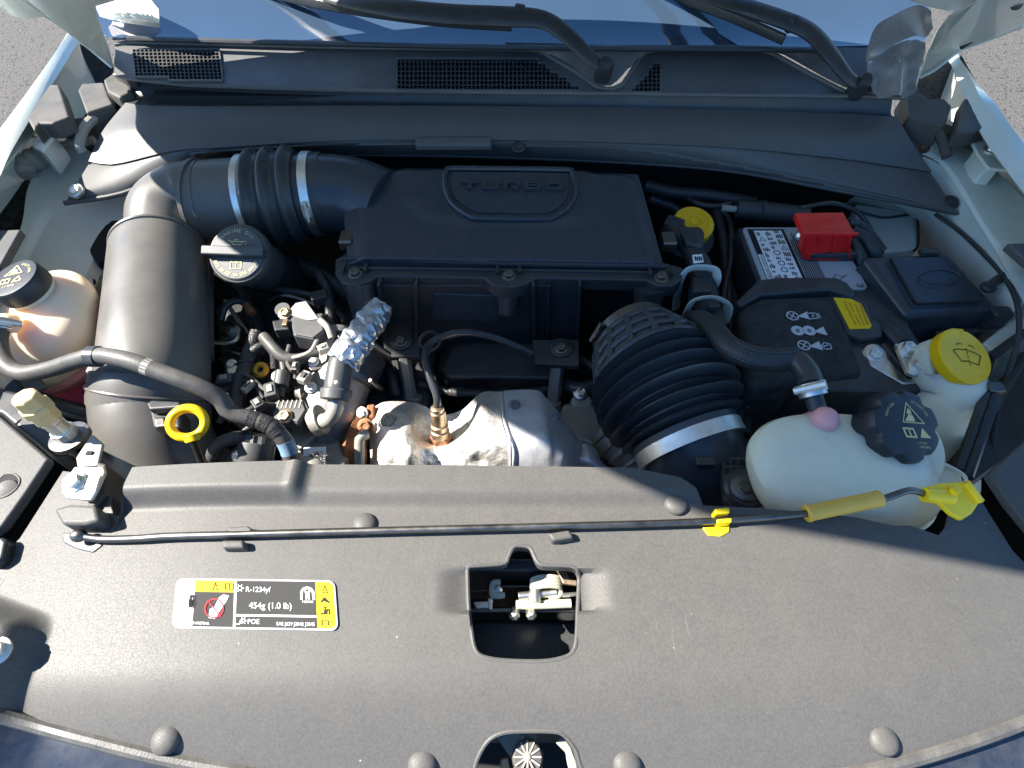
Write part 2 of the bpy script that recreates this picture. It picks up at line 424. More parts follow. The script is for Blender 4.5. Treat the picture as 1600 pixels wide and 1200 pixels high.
# inner aprons: the pale steel walls between wing and engine bay
def apron(rows, name='apron', m='apron_paint', th=.002, nu=24, nv=18, down=None):
    return obj(name, MB().sheet(rows, nu, nv, th, down=down), m, body)
# left apron: bright slope beside the cowl cover, wall down to the bay
apron([[P(8, 425, .90), P(34, 350, .90), P(50, 280, .905), P(112, 226, .915)],
       [P(22, 425, .895), P(56, 348, .895), P(84, 292, .897), P(136, 234, .905)],
       [P(34, 428, .885), P(74, 350, .885), P(104, 318, .887), P(175, 262, .890)]])
apron([[P(34, 429, .885), P(74, 351, .885), P(104, 319, .887), P(200, 270, .885)],
       [P(95, 430, .87), P(150, 356, .865), P(200, 336, .86), P(320, 300, .85)],
       [P(150, 455, .83), P(190, 400, .825), P(235, 370, .82), P(345, 335, .81)],
       [P(165, 520, .66), P(200, 470, .64), P(250, 440, .62), P(350, 400, .60)]])
obj('apron_hole', MB().lathe(P(143, 441, .845), (.35, -.3, .9), [(.006, -.002), (.006, .0016)], 18), 'dark_void', body)
obj('apron_opening', MB().prism(PL([(128, 352), (150, 340), (205, 345), (214, 372), (186, 400), (150, 410), (132, 385)], .862), .02), 'dark_void', body, bevel=.004)
obj('wing_flange', MB().prism(PL([(-40, 290), (0, 246), (40, 170), (62, 166), (66, 192), (34, 226), (0, 268), (-40, 312)], .958), .004), 'white_paint', body, bevel=.001)
obj('wing_flange', MB().prism(PL([(1640, 300), (1598, 250), (1560, 196), (1548, 200), (1566, 240), (1590, 275), (1640, 330)], .958), .004), 'white_paint', body, bevel=.001)
# right apron
apron([[P(1450, 165, .95), P(1500, 200, .93), P(1570, 280, .93), P(1650, 360, .93)],
       [P(1455, 230, .935), P(1490, 260, .93), P(1545, 350, .925), P(1620, 450, .92)],
       [P(1440, 240, .93), P(1474, 262, .925), P(1530, 350, .92), P(1600, 470, .915)]])
apron([[P(1443, 245, .925), P(1476, 264, .92), P(1532, 352, .915), P(1602, 472, .91)],
       [P(1405, 290, .87), P(1450, 320, .87), P(1510, 400, .87), P(1575, 500, .87)],
       [P(1330, 310, .82), P(1430, 345, .80), P(1480, 420, .80), P(1560, 560, .80)],
       [P(1300, 350, .55), P(1400, 390, .55), P(1460, 470, .55), P(1540, 610, .55)]])
ap2 = MB().prism(PL([(1338, 318), (1428, 332), (1436, 388), (1372, 396), (1336, 352)], .815), .05)
obj('side_member', ap2, 'apron_paint', body, bevel=.004, bseg=3)
obj('seam_bead', MB().tube(PL([(1338, 330), (1380, 340), (1424, 336), (1434, 350), (1434, 384), (1428, 392)], .8165), .0025, 6, 40), 'black_plastic', body)
obj('side_member', MB().prism(PL([(176, 322), (330, 285), (345, 318), (190, 345)], .83), .06), 'apron_paint', body, bevel=.01, bseg=3)
# bulkhead, floor and side walls of the bay (dark)
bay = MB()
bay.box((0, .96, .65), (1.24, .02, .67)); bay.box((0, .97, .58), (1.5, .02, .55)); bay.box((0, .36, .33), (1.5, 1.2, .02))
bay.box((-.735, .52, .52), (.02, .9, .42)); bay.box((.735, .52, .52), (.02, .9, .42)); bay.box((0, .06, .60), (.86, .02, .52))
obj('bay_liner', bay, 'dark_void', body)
# black arch liners behind the aprons and in the gap at the hinge
for pts, z in (([(-60, 310), (14, 228), (40, 250), (42, 300), (20, 345), (0, 352), (-60, 400)], .90), ([(1660, 330), (1594, 256), (1566, 290), (1570, 330), (1600, 372), (1660, 430)], .90)):
    o = obj('arch_liner', MB().prism(PL(pts, z), .03), 'liner', body, bevel=.006)
for pts, z in (([(60, 175), (107, 56), (180, 105), (190, 150), (150, 215), (90, 240)], .86), ([(1440, 210), (1430, 120), (1496, 75), (1540, 155), (1530, 250), (1460, 250)], .86)):
    o = obj('hinge_well', MB().prism(PL(pts, z), .06), 'liner', body)
# bonnet seats bolted to the shelves (white brackets with a bolt)
for pts, z, bo in (([(52, 205), (70, 193), (92, 195), (88, 205), (66, 236), (50, 228)], .966, (62, 212)),
                   ([(1517, 216), (1540, 218), (1574, 255), (1578, 265), (1545, 262), (1528, 240)], .966, (1547, 236))):
    k = obj('bonnet_seat', MB().prism(PL(pts, z), .006), 'white_paint', body, bevel=.002)
    obj('seat_post', MB().prism([p.lerp(P(bo[0], bo[1] + 10, z), .35) for p in PL(pts, z - .005)], .05), 'white_paint', k, bevel=.003)
    obj('bolt', MB().lathe(P(*bo, z), (0, 0, 1), [(.011, -.001), (.011, .002), (.007, .003), (.006, .007), (.003, .009)], 20), 'zinc', k)
# dark hinge-side stops and brackets
def block(name, pts, z, d, m, par, bevel=.004, top=None):
    return obj(name, MB().prism(PL(pts, z) if top is None else top, d), m, par, bevel=bevel, bseg=3)
block('seal_block', [(40, 150), (70, 140), (78, 131), (92, 132), (98, 150), (108, 182), (82, 192), (62, 192), (52, 203), (40, 182), (46, 168)], .990, .028, 'hinge_plastic', body)
block('seal_block', [(121, 140), (127, 130), (162, 128), (170, 150), (176, 162), (134, 176)], .978, .04, 'hinge_plastic', body)
block('seal_arm', [(86, 188), (132, 182), (150, 176), (146, 192), (126, 205), (92, 200)], .945, .03, 'hinge_plastic', body)
obj('foam_strip', MB().tube([P(178, 158, .965), P(152, 180, .965), P(132, 200, .96), P(124, 226, .95), P(130, 238, .94)], .007, 8, flat=1.2), 'bracket_grey', body)
obj('wire_boot', MB().tube([P(148, 219, .925), P(110, 224, .925), P(82, 234, .925), P(58, 246, .925), P(42, 260, .92), P(46, 276, .91)], lambda s: .007 + .011 * smooth(.4, .75, s) - .006 * smooth(.85, 1, s) + .0012 * math.sin(s * 70), 14, 80), 'bracket_grey', body)
block('seal_block', [(1415, 140), (1432, 138), (1452, 154), (1475, 153), (1488, 165), (1478, 196), (1452, 190), (1420, 180)], .978, .04, 'hinge_plastic', body)
block('seal_block', [(1508, 152), (1525, 158), (1538, 166), (1556, 164), (1560, 176), (1548, 198), (1520, 205), (1496, 206), (1502, 180)], .990, .028, 'hinge_plastic', body)
block('seal_arm', [(1462, 186), (1500, 200), (1540, 205), (1552, 216), (1535, 222), (1500, 212), (1462, 210)], .945, .03, 'hinge_plastic', body)
obj('foam_strip', MB().tube([P(1422, 168, .965), P(1455, 190, .965), P(1470, 215, .96), P(1480, 245, .945)], .007, 8, flat=1.2), 'hinge_plastic', body)

# ================================================================== raised hood (its hinge corners show at the top)
hood = thing('hood', 'raised white hood whose hinge corners flank the windshield and which shades the engine', 'hood', (0, 1.0, 1.05))
HA = R(47)
def hoodpt(x, s):              # s metres from the hinge line along the hood
    crown = (1 - min(1.25, abs(x / .84)) ** 5) * (.09 - .055 * max(0, s) / 1.1)
    return Vector((x, 1.0 - (s * math.cos(HA) if s > 0 else s), 1.04 + max(0, s) * math.sin(HA) + crown))
def hrow(s, wdt, k=0.): return [hoodpt(x * wdt, s + (1 - x * x) * k) for x in [i / 8 for i in range(-8, 9)]]
obj('outer_skin', MB().sheet([hrow(.03, .775, -.14), hrow(.10, .80, -.08), hrow(.22, .84), hrow(.45, .875), hrow(.75, .83), hrow(1.0, .745, .06), hrow(1.073, .70, .12)], 48, 36, .0015), 'white_paint', hood)
obj('inner_frame', MB().sheet([[p - Vector((0, .012, .018)) for p in hrow(s, ww, kk)] for s, ww, kk in ((.16, .72, 0), (.3, .735, 0), (.6, .725, 0), (.94, .69, .06))], 40, 24, .0015), 'white_paint', hood)
def corner(a): return [PY(x, y, 1.06) if y > 60 else PY(x, y, 1.06 - (60 - y) * .0022) for x, y in a]
o = obj('hinge_corner', MB().prism(corner([(20, -60), (38, 0), (72, 26), (105, 48), (140, 76), (175, 105), (167, 74), (157, 48), (147, 18), (141, -10), (138, -60)]), Vector((0, .004, -.004))), 'white_paint', hood, bevel=.0015)
obj('corner_hem', MB().tube(corner([(38, 0), (72, 26), (105, 48), (140, 76), (175, 105)]), .0028, 8, 40), 'white_paint', o)
obj('corner_pressing', MB().prism([p + Vector((0, -.006, .003)) for p in corner([(78, -30), (92, 8), (118, 36), (142, 56), (146, 42), (134, 14), (126, -30)])], Vector((0, .006, -.003))), 'white_paint', o, bevel=.003, bseg=3)
o = obj('hinge_corner', MB().prism(corner([(1560, -60), (1640, -40), (1680, 0), (1600, 40), (1545, 62), (1500, 80), (1462, 108), (1437, 122), (1450, 86), (1468, 46), (1488, 20), (1530, 0)]), Vector((0, .004, -.004))), 'white_paint', hood, bevel=.0015)
obj('corner_hem', MB().tube(corner([(1600, 40), (1545, 62), (1500, 80), (1462, 108), (1438, 121)]), .0028, 8, 40), 'white_paint', o)
obj('corner_pressing', MB().prism([p + Vector((0, -.008, .004)) for p in corner([(1482, 62), (1500, 36), (1545, 14), (1610, -10), (1620, 6), (1560, 40), (1512, 62)])], Vector((0, .008, -.004))), 'white_paint', o, bevel=.004, bseg=3)
obj('hole_plug', MB().lathe(PY(1588, 6, .92), (0, -1, .4), [(.008, 0), (.008, .004), (.005, .006)], 20), 'black_plastic', o)
obj('edge_buffer', MB().tube([PY(1502, 74, 1.04), PY(1518, 64, 1.03)], .004, 8, 2), 'black_plastic', o)

# ================================================================== windshield
ws = thing('windshield', 'blue tinted windshield reflecting the sky above the cowl', 'windshield', (0, 1.2, 1.0))
obj('glass_pane', MB().sheet([[P(168, 58, 1.03), P(500, 66, 1.03), P(800, 72, 1.03), P(1150, 74, 1.03), P(1440, 70, 1.03)],
     [P(150, 0, 1.058), P(500, 0, 1.06), P(800, 0, 1.061), P(1150, 0, 1.06), P(1450, 0, 1.058)],
     [Vector((x, 1.62, 1.29)) for x in (-.72, -.38, 0, .38, .72)]], 30, 14, .005), 'glass', ws)
obj('lower_trim', MB().tube([P(200, 60, 1.033), P(500, 68, 1.033), P(800, 74, 1.033), P(1150, 77, 1.033), P(1300, 78, 1.033)], .006, 8, flat=.7), 'black_plastic', ws)
# inspection sticker seen low on the glass
obj('glass_sticker', MB().prism([PY(1276, 46, 1.19), PY(1326, 46, 1.19), PY(1326, 54, 1.185), PY(1274, 54, 1.185)], Vector((0, .001, -.001))), 'label_grey', ws)

def wiper(pts, blade, cap, label, tail):
    t = thing('windshield_wiper', label, 'wiper', cap)
    a = MB().tube(pts, lambda s: .0105 + .0085 * smooth(.45, .1, abs(s - .38)), 12, 70, flat=.45, up=(0, -.5, .85)); obj('arm', a, 'black_plastic', t)
    obj('pivot_cap', MB().lathe(cap, (0, -.55, .85), [(.0145, -.02), (.0145, .010), (.011, .017), (.004, .019)], 28), 'black_plastic', t)
    if blade:
        k = MB().tube(blade, .0045, 8, 30, flat=2.0); o = obj('blade', k, 'rubber', t)
    if tail: obj('hinge_joint', MB().tube(tail, .0105, 10, 2, flat=1.3), 'black_plastic', t)
    return t
wiper([P(945, 108, 1.035), P(925, 92, 1.05), P(880, 50, 1.07), P(845, 30, 1.08), P(790, 26, 1.085), P(700, 22, 1.085), P(610, 12, 1.085), P(500, -8, 1.08), P(380, -40, 1.08)],
      [P(800, 40, 1.068), P(700, 34, 1.07), P(600, 22, 1.07), P(500, 6, 1.07), P(380, -20, 1.07)], P(944, 108, 1.035),
      'black windshield wiper whose pivot sits in the notch of the vent grille', [P(806, 20, 1.083), P(818, 22, 1.083)])
wiper([P(1345, 134, 1.02), P(1325, 120, 1.035), P(1300, 88, 1.055), P(1268, 52, 1.07), P(1232, 34, 1.08), P(1160, 10, 1.085), P(1060, -20, 1.085), P(950, -45, 1.085)],
      [P(1225, 62, 1.05), P(1175, 40, 1.055), P(1100, 10, 1.06), P(1000, -20, 1.065)], P(1346, 134, 1.02),
      'black windshield wiper pivoting beside the translucent hinge cover', [P(1234, 36, 1.079), P(1240, 39, 1.078)])
# end of the far wiper blade with its metal bar resting by the glass edge
wb = thing('wiper_blade', 'wiper blade end with a bent steel bar lying low on the glass', 'wiper blade', P(450, 40, 1.05))
obj('bar', MB().tube([PY(366, -4, 1.28), PY(438, 22, 1.20), PY(452, 38, 1.16), PY(472, 47, 1.14), PY(500, 52, 1.13), PY(560, 58, 1.12), PY(690, 60, 1.115)], .005, 8), 'dark_steel', wb)
obj('holder', MB().tube([PY(400, -6, 1.27), PY(450, 14, 1.20), PY(515, 36, 1.155)], .011, 8, flat=.7), 'black_plastic', wb)
obj('sleeve', MB().tube([PY(464, 44, 1.145), PY(500, 51, 1.125), PY(530, 54, 1.12)], .008, 8), 'rubber', wb)

# ================================================================== cowl vent grille (upper trim under the glass)
cg = thing('cowl_grille', 'charcoal plastic vent trim with mesh panels along the foot of the windshield', 'cowl trim', P(800, 120, .99))
topc = [(180, 72), (205, 68), (360, 72), (533, 76), (700, 78), (820, 79), (845, 82), (868, 96), (900, 115), (932, 137), (945, 142), (960, 141), (975, 132), (990, 108), (1003, 86), (1020, 80), (1190, 80), (1212, 88), (1260, 115), (1320, 146), (1420, 150)]
botc = [(180, 118), (205, 124), (290, 133), (400, 137), (533, 141), (700, 144), (820, 146), (850, 146), (880, 146), (905, 147), (930, 147), (945, 147), (960, 147), (975, 147), (990, 147), (1003, 147), (1020, 148), (1190, 150), (1240, 150), (1290, 151), (1330, 151), (1420, 154)]
def zc(y): return 1.0 + (150 - y) / 75 * .016
tp = [P(x, y, zc(y)) for x, y in topc]; bt = [P(x, y, zc(y)) for x, y in botc]
def onx(c, x):
    for a, bb in zip(c, c[1:]):
        if a[0] <= x <= bb[0]: return a[1] + (bb[1] - a[1]) * (x - a[0]) / max(1e-6, bb[0] - a[0])
    return c[-1][1]
xs = [180 + i * (1420 - 180) / 150 for i in range(151)]
face_t = [P(x, onx(topc, x), zc(onx(topc, x))) for x in xs]; face_b = [P(x, max(onx(botc, x), onx(topc, x) + 1), zc(onx(botc, x))) for x in xs]
obj('face', MB().sheet([face_t, face_b], 151, 8, .003, smooth=False), 'grille_plastic', cg)
# raised top lip following the notch, bottom lip
obj('top_lip', MB().tube([p + Vector((0, .002, .001)) for p in face_t], .0042, 10, 180, smooth=False), 'grille_plastic', cg)
obj('bottom_lip', MB().tube([p + Vector((0, 0, .001)) for p in [P(x, onx(botc, x), 1.0) for x in xs]], .0036, 10, 120, smooth=False), 'grille_plastic', cg)
# trough behind the notch (where the wipers sit)
obj('wiper_trough', MB().sheet([[P(x, y - 2, 1.012 if k else 1.03) for x, y in ((790, 70), (880, 100), (945, 136), (985, 105), (1010, 72), (1180, 72), (1330, 140), (1430, 148))] if k else
     [P(x, y, 1.034) for x, y in ((790, 66), (880, 68), (945, 70), (985, 70), (1010, 70), (1180, 72), (1330, 74), (1430, 76))] for k in (0, 1)], 50, 10, .002), 'grille_plastic', cg)
def vent(x0, x1, y0, y1, pitch, keep=lambda x, y: True, skew=0., rows=None):
    mb = MB(); dk = MB()
    q = lambda x, y, h=0: P(x, y, zc(y) + h)
    nx = int((x1 - x0) / pitch); ny = rows or max(2, int((y1 - y0) / 5.6)); dy = (y1 - y0) / ny; dx = (x1 - x0) / nx
    for j in range(ny):
        for i in range(nx):
            xx = x0 + i * dx + skew * j * dy; yy = y0 + j * dy
            if not keep(xx + dx / 2, yy + dy / 2): continue
            dk.add([q(xx, yy, .0006), q(xx + dx, yy, .0006), q(xx + dx, yy + dy, .0006), q(xx, yy + dy, .0006)], [(0, 3, 2, 1)])
            for a, c in (((xx - .8, yy), (xx + 1.2, yy + dy)), ((xx + dx - .8, yy), (xx + dx + 1.2, yy + dy)), ((xx, yy - .6), (xx + dx, yy + .9)), ((xx, yy + dy - .6), (xx + dx, yy + dy + .9))):
                mb.prism([q(a[0], a[1], .0032), q(c[0], a[1], .0032), q(c[0], c[1], .0032), q(a[0], c[1], .0032)], .0028)
    v = obj('vent_opening', dk, 'dark_void', cg)
    o = obj('vent_mesh', mb, 'grille_plastic', v, flat=True); o['kind'] = 'stuff'
vent(206, 342, 76, 124, 6.4, lambda x, y: y < 118 + (x - 206) * .06, skew=.12, rows=9)
vent(620, 905, 90, 140, 6.4, lambda x, y: x < 838 or y > 90 + (x - 838) * .72, rows=7)
vent(986, 1032, 97, 143, 6.4, lambda x, y: y > 97 + (1024 - x) * 1.1, rows=7)
obj('end_cap', MB().prism(PL([(178, 64), (202, 62), (210, 120), (196, 122), (176, 112)], 1.0), .05), 'black_plastic', cg, bevel=.004)
obj('end_foot', MB().prism(PL([(160, 124), (178, 112), (200, 122), (206, 142), (186, 152), (166, 142)], .985), .05), 'hinge_plastic', cg, bevel=.005)

# see-through plastic cover at the right hinge
hc = thing('hinge_cover', 'smoky translucent plastic cover draped over the hinge beside the wiper pivot', 'hinge cover', P(1400, 140, .98))
obj('upper_hood', MB().sheet([[P(1353, 96, 1.06), P(1358, 70, 1.075), P(1370, 40, 1.09), P(1396, 24, 1.10), P(1434, 8, 1.11), P(1454, 16, 1.10)],
      [P(1356, 100, 1.05), P(1378, 84, 1.06), P(1404, 66, 1.07), P(1430, 56, 1.07), P(1446, 58, 1.065), P(1458, 44, 1.07)]], 24, 12, .0015), 'clear_plastic', hc)
obj('skirt', MB().sheet([[P(1354, 98, 1.052), P(1376, 84, 1.06), P(1402, 68, 1.068), P(1428, 62, 1.066), P(1446, 66, 1.06)],
      [P(1356, 120, 1.035), P(1385, 110, 1.045), P(1402, 100, 1.055), P(1416, 106, 1.045), P(1442, 104, 1.04)],
      [P(1362, 148, 1.02), P(1390, 151, 1.02), P(1410, 150, 1.02), P(1425, 147, 1.02), P(1434, 138, 1.02)]], 36, 24, .0015,
      fn=lambda p, u, v: p + Vector((0, -.5, .8)) * (.006 * math.sin(u * 15 + v * 2) * v + .003 * noise.noise(p * 60))), 'clear_plastic', hc)

hc2 = thing('hinge_cover', 'translucent hinge cover with its sunlit top painted white at the corner of the windshield above the square vent mesh', 'hinge cover', P(205, 50, 1.0))
obj('shell', MB().sheet([[P(152, -30, 1.085), P(185, -24, 1.09), P(225, -10, 1.09), P(247, 14, 1.085)], [P(150, 8, 1.07), P(180, 12, 1.08), P(222, 20, 1.08), P(249, 32, 1.07)], [P(156, 26, 1.05), P(180, 32, 1.055), P(220, 38, 1.055), P(249, 42, 1.05)]], 24, 14, .0015, down=(0, .5, -1)), 'white_paint', hc2)  # white paint stands in for sunlight on the translucent cover's top
obj('skirt', MB().sheet([[P(156, 28, 1.036), P(180, 34, 1.040), P(220, 40, 1.040), P(249, 44, 1.036)], [P(162, 55, 1.03), P(190, 58, 1.03), P(222, 60, 1.03), P(251, 59, 1.03)]], 20, 8, .0015, fn=lambda p, u, v: p + Vector((0, -.004 * math.sin(u * 11) * v, 0))), 'clear_plastic', hc2)

# ================================================================== cowl cover (broad panel behind the engine)
cc = thing('cowl_cover', 'broad dark plastic cowl cover sloping from the vent trim to the engine', 'cowl cover', P(800, 200, .93))
r0 = [P(185, 112, .996), P(215, 116, .996), P(300, 126, .996), P(533, 136, .996), P(800, 141, .996), P(1100, 149, .995), P(1330, 152, .995), P(1395, 153, .995)]
r1 = [P(196, 160, .975), P(222, 164, .975), P(300, 166, .978), P(533, 165, .98), P(800, 166, .98), P(1100, 170, .98), P(1330, 178, .978), P(1402, 182, .975)]
obj('seal_channel', MB().sheet([r0, [a.lerp(bb, .5) - Vector((0, 0, .012)) for a, bb in zip(r0, r1)], r1], 60, 10, .003), 'rubber', cc)
r2 = [P(160, 205, .955), P(200, 205, .965), P(300, 200, .968), P(533, 194, .97), P(800, 192, .97), P(1100, 200, .97), P(1330, 216, .965), P(1425, 222, .955)]
r3 = [P(138, 252, .935), P(180, 256, .935), P(268, 236, .948), P(533, 220, .955), P(800, 219, .955), P(1100, 228, .955), P(1330, 250, .942), P(1456, 268, .925)]
r3b = [P(138, 252, .935), P(180, 256, .935), P(268, 236, .948), P(350, 230, .952), P(533, 220, .955), P(800, 219, .955), P(1100, 228, .955), P(1300, 246, .944), P(1456, 268, .925)]
obj('upper_face', MB().sheet([r1, r2, r3b], 70, 16, .003), 'cover_plastic', cc)
r4 = [P(112, 300, .918), P(170, 290, .918), P(262, 264, .925), P(350, 238, .932), P(533, 233, .932), P(800, 236, .932), P(1100, 252, .930), P(1300, 282, .922), P(1492, 326, .905)]
r5 = [P(102, 318, .905), P(190, 304, .905), P(270, 272, .912), P(350, 246, .916), P(533, 241, .916), P(800, 246, .916), P(1100, 262, .914), P(1300, 296, .906), P(1505, 336, .895)]
r3b = [P(138, 252, .935), P(180, 256, .935), P(268, 236, .948), P(350, 230, .952), P(533, 220, .955), P(800, 219, .955), P(1100, 228, .955), P(1300, 246, .944), P(1456, 268, .925)]
obj('lower_lip', MB().sheet([[p + Vector((0, .012, -.0045)) for p in r3b], [p + Vector((0, 0, -.003)) for p in r3b], r4, r5], 70, 18, .003), 'cover_plastic', cc)
obj('lip_edge', MB().tube([p + Vector((0, -.001, .0015)) for p in cat_rom(r5, 70)], .0042, 8, 70, smooth=False), 'cover_plastic', cc)
obj('grip_tab', MB().prism([P(648, 213, .962), P(768, 213, .962), P(768, 226, .955), P(648, 226, .955)], .012), 'cover_plastic', cc, bevel=.004, bseg=4)
for (px, py), z, mm in (((810, 229), .946, 'black_plastic'), ((118, 298), .922, 'zinc'), ((1486, 316), .908, 'black_plastic')):
    obj('push_clip', MB().lathe(P(px, py, z), (0, -.35, .93), [(.0125, -.004), (.0125, .001), (.0085, .0025), (.008, .005), (.004, .006)], 24), mm, cc)

# ================================================================== front radiator cover (slam panel trim)
ZP = .97
fp = thing('radiator_cover', 'broad grey textured plastic cover over the radiator with a latch opening and label', 'radiator cover', P(800, 1000, .9))
def panel_h(p):
    x, y = p.x, p.y; z = ZP
    z -= .020 * (x / .45) ** 2 * smooth(.2, .5, abs(x)) 
    z -= 2.2 * max(0, .085 - y) ** 2 + .018 * smooth(.075, -.02, y)
    # raised rear ridge, high on the left, lower to the right
    left = smooth(-.391, -.376, x) * (1 - smooth(-.209, -.192, x))
    right = smooth(-.215, -.195, x) * (1 - smooth(.165, .20, x))
    z += .017 * left * smooth(.206, .222, y) + .0085 * right * smooth(.203, .222, y)
    # shallow finger scoops left and right of the latch
    for c, s in ((-.036, -1), (.0585, 1)):
        u = (x - c) * s
        z -= .0075 * smooth(.030, .0, u) * smooth(-.012, 0, u) * smooth(.112, .116, y) * (1 - smooth(.146, .1495, y))
    # raised headlamp mounting at the far left
    z += .026 * smooth(-.383, -.412, x) * (1 - smooth(.088, .110, y + (x + .38) * .3)) * smooth(.030, .040, y)
    return z
backp = [(-420, 1000), (-160, 960), (-30, 862), (6, 828), (40, 778), (78, 722), (100, 726), (118, 736), (160, 762), (168, 800), (184, 800), (196, 760), (208, 737), (480, 732), (700, 733), (985, 737), (1060, 752), (1085, 768), (1098, 790), (1190, 794), (1340, 806), (1400, 817), (1432, 816), (1480, 830), (1494, 814), (1507, 768), (1538, 738), (1570, 790), (1610, 850), (1700, 930), (2000, 1000)]
frontp = [(-420, 955), (-160, 1050), (0, 1112), (120, 1146), (250, 1178), (400, 1203), (600, 1228), (800, 1236), (1000, 1232), (1200, 1220), (1330, 1203), (1450, 1178), (1600, 1128), (1760, 1060), (2000, 960)]
bw = PL(backp, ZP); fw = PL(frontp, ZP)
def yat(c, x):
    if x <= c[0].x: return c[0].y
    for a, bb in zip(c, c[1:]):
        if a.x <= x <= bb.x + 1e-9: return a.y + (bb.y - a.y) * (x - a.x) / max(1e-6, bb.x - a.x)
    return c[-1].y
mono = []
for p in bw:
    if not mono or p.x > mono[-1].x + .0008: mono.append(p)
    else: mono.append(Vector((mono[-1].x + .0009, p.y, p.z)))
NX = 420; X0, X1 = -.60, .60
xsw = sorted(set([X0 + (X1 - X0) * i / NX for i in range(NX + 1)] + [p.x for p in mono if X0 < p.x < X1]))
fw_s = cat_rom(fw, 60)
xsw = [x for x in xsw if yat(mono, x) > yat(fw_s, x) + .012]
xsw = [x for i, x in enumerate(xsw) if i == 0 or x - xsw[i - 1] > 2e-4]
NY = 90; vv = []; ff = []
for x in xsw:
    ya, yb = yat(fw_s, x), yat(mono, x)
    for j in range(NY + 1):
        p = Vector((x, ya + (yb - ya) * j / NY, 0)); p.z = panel_h(p); vv.append(p)
W1 = NY + 1; NN = len(vv)
for i in range(len(xsw) - 1):
    for j in range(NY):
        q = (i * W1 + j, (i + 1) * W1 + j, (i + 1) * W1 + j + 1, i * W1 + j + 1)
        ff.append(q); ff.append(tuple(k + NN for k in q[::-1]))
vb = [p - Vector((0, 0, .004)) for p in vv]
ed = [i * W1 for i in range(len(xsw))] + [(len(xsw) - 1) * W1 + j for j in range(1, W1)] + [i * W1 + NY for i in range(len(xsw) - 2, -1, -1)] + [j for j in range(NY - 1, 0, -1)]
ff += [(a, bb, bb + NN, a + NN)[::-1] for a, bb in zip(ed, ed[1:] + ed[:1])]
main = obj('main_panel', MB().add(vv + vb, ff), 'panel_plastic', fp, ang=50)
latch_hole = [(730, 889), (736, 884), (786, 880), (793, 872), (800, 857), (807, 852), (824, 853), (831, 859), (839, 876), (850, 882), (892, 884), (902, 890), (905, 905), (903, 955), (901, 1000), (896, 1017), (885, 1026), (850, 1033), (790, 1032), (755, 1026), (742, 1014), (736, 985), (732, 950)]
low_hole = [(738, 1215), (746, 1185), (760, 1160), (778, 1147), (805, 1142), (860, 1142), (880, 1147), (898, 1168), (906, 1192), (912, 1215), (880, 1228), (770, 1228)]
screw_hole = [(30, 742), (12, 745), (-6, 758), (-8, 774), (10, 777), (24, 766), (31, 752)]
def on_panel(px, py):
    p = P(px, py, ZP)
    for _ in range(4): p = P(px, py, panel_h(p))
    return p
def cut(o, pts, z0, z1):
    me = MB().prism([Vector((p.x, p.y, z1)) for p in cat_rom(pts + pts[:1], 90)[:-1]], z1 - z0)
    k = obj('cutter', me, 'dark_void')
    md = o.modifiers.new('hole', 'BOOLEAN'); md.operation = 'DIFFERENCE'; md.solver = 'EXACT'; md.object = k
    dg = bpy.context.evaluated_depsgraph_get(); dg.update()
    new = bpy.data.meshes.new_from_object(o.evaluated_get(dg)); o.modifiers.remove(md)
    old = o.data; o.data = new; bpy.data.objects.remove(k); bpy.data.meshes.remove(old)
    assert len(new.vertices) > 100
    new.shade_smooth(); new.set_sharp_from_angle(angle=R(50))
bpy.context.view_layer.update()
for hole in (latch_hole, low_hole):
    cut(main, [P(a, bb, ZP) for a, bb in hole], .85, 1.1)
    rim = [on_panel(a, bb) for a, bb in hole]
    c = cat_rom(rim + rim[:1], 120)
    obj('opening_rim', MB().tube([p - Vector((0, 0, .0012)) for p in c], .0019, 8, 120, smooth=False), 'panel_plastic', fp)
    obj('opening_wall', MB().rings([[p - Vector((0, 0, .002)) for p in c[:-1]], [p - Vector((0, 0, .016)) for p in c[:-1]]], False), 'panel_plastic', fp)
# push clips and the tabs that hold the prop rod
for px, py in ((570, 820), (1056, 788), (260, 1155), (660, 1194), (980, 1194), (1380, 1156)):
    obj('push_clip', MB().lathe(on_panel(px, py), (0, -.05, 1), [(.0108, -.003), (.0108, .0015), (.0094, .0035), (.006, .0052), (.002, .0058)], 32), 'panel_plastic', fp)
for pts in ([(357, 829), (394, 826), (402, 832), (398, 838), (362, 838)], [(350, 848), (388, 848), (390, 862), (352, 863)], [(852, 838), (890, 832), (898, 846), (862, 852)]):
    c = [on_panel(*q) for q in pts]; mid = sum(c, Vector()) / len(c)
    obj('rod_tab', MB().frustum([p.lerp(mid, .12) + Vector((0, 0, .009)) for p in c], [p - Vector((0, 0, .002)) for p in c]), 'panel_plastic', fp, bevel=.0025, bseg=3)
pv = [on_panel(*q) for q in ((104, 808), (132, 800), (170, 802), (176, 826), (152, 832), (118, 832))]
obj('rod_socket', MB().prism([p + Vector((0, 0, .020)) for p in pv], .026), 'panel_plastic', fp, bevel=.004, bseg=3)
pk = [on_panel(*q) for q in ((98, 832), (122, 834), (162, 852), (146, 864), (120, 858), (100, 848))]
obj('socket_pocket', MB().prism([p + Vector((0, 0, .0012)) for p in pk], .004), 'black_plastic', fp, bevel=.001)
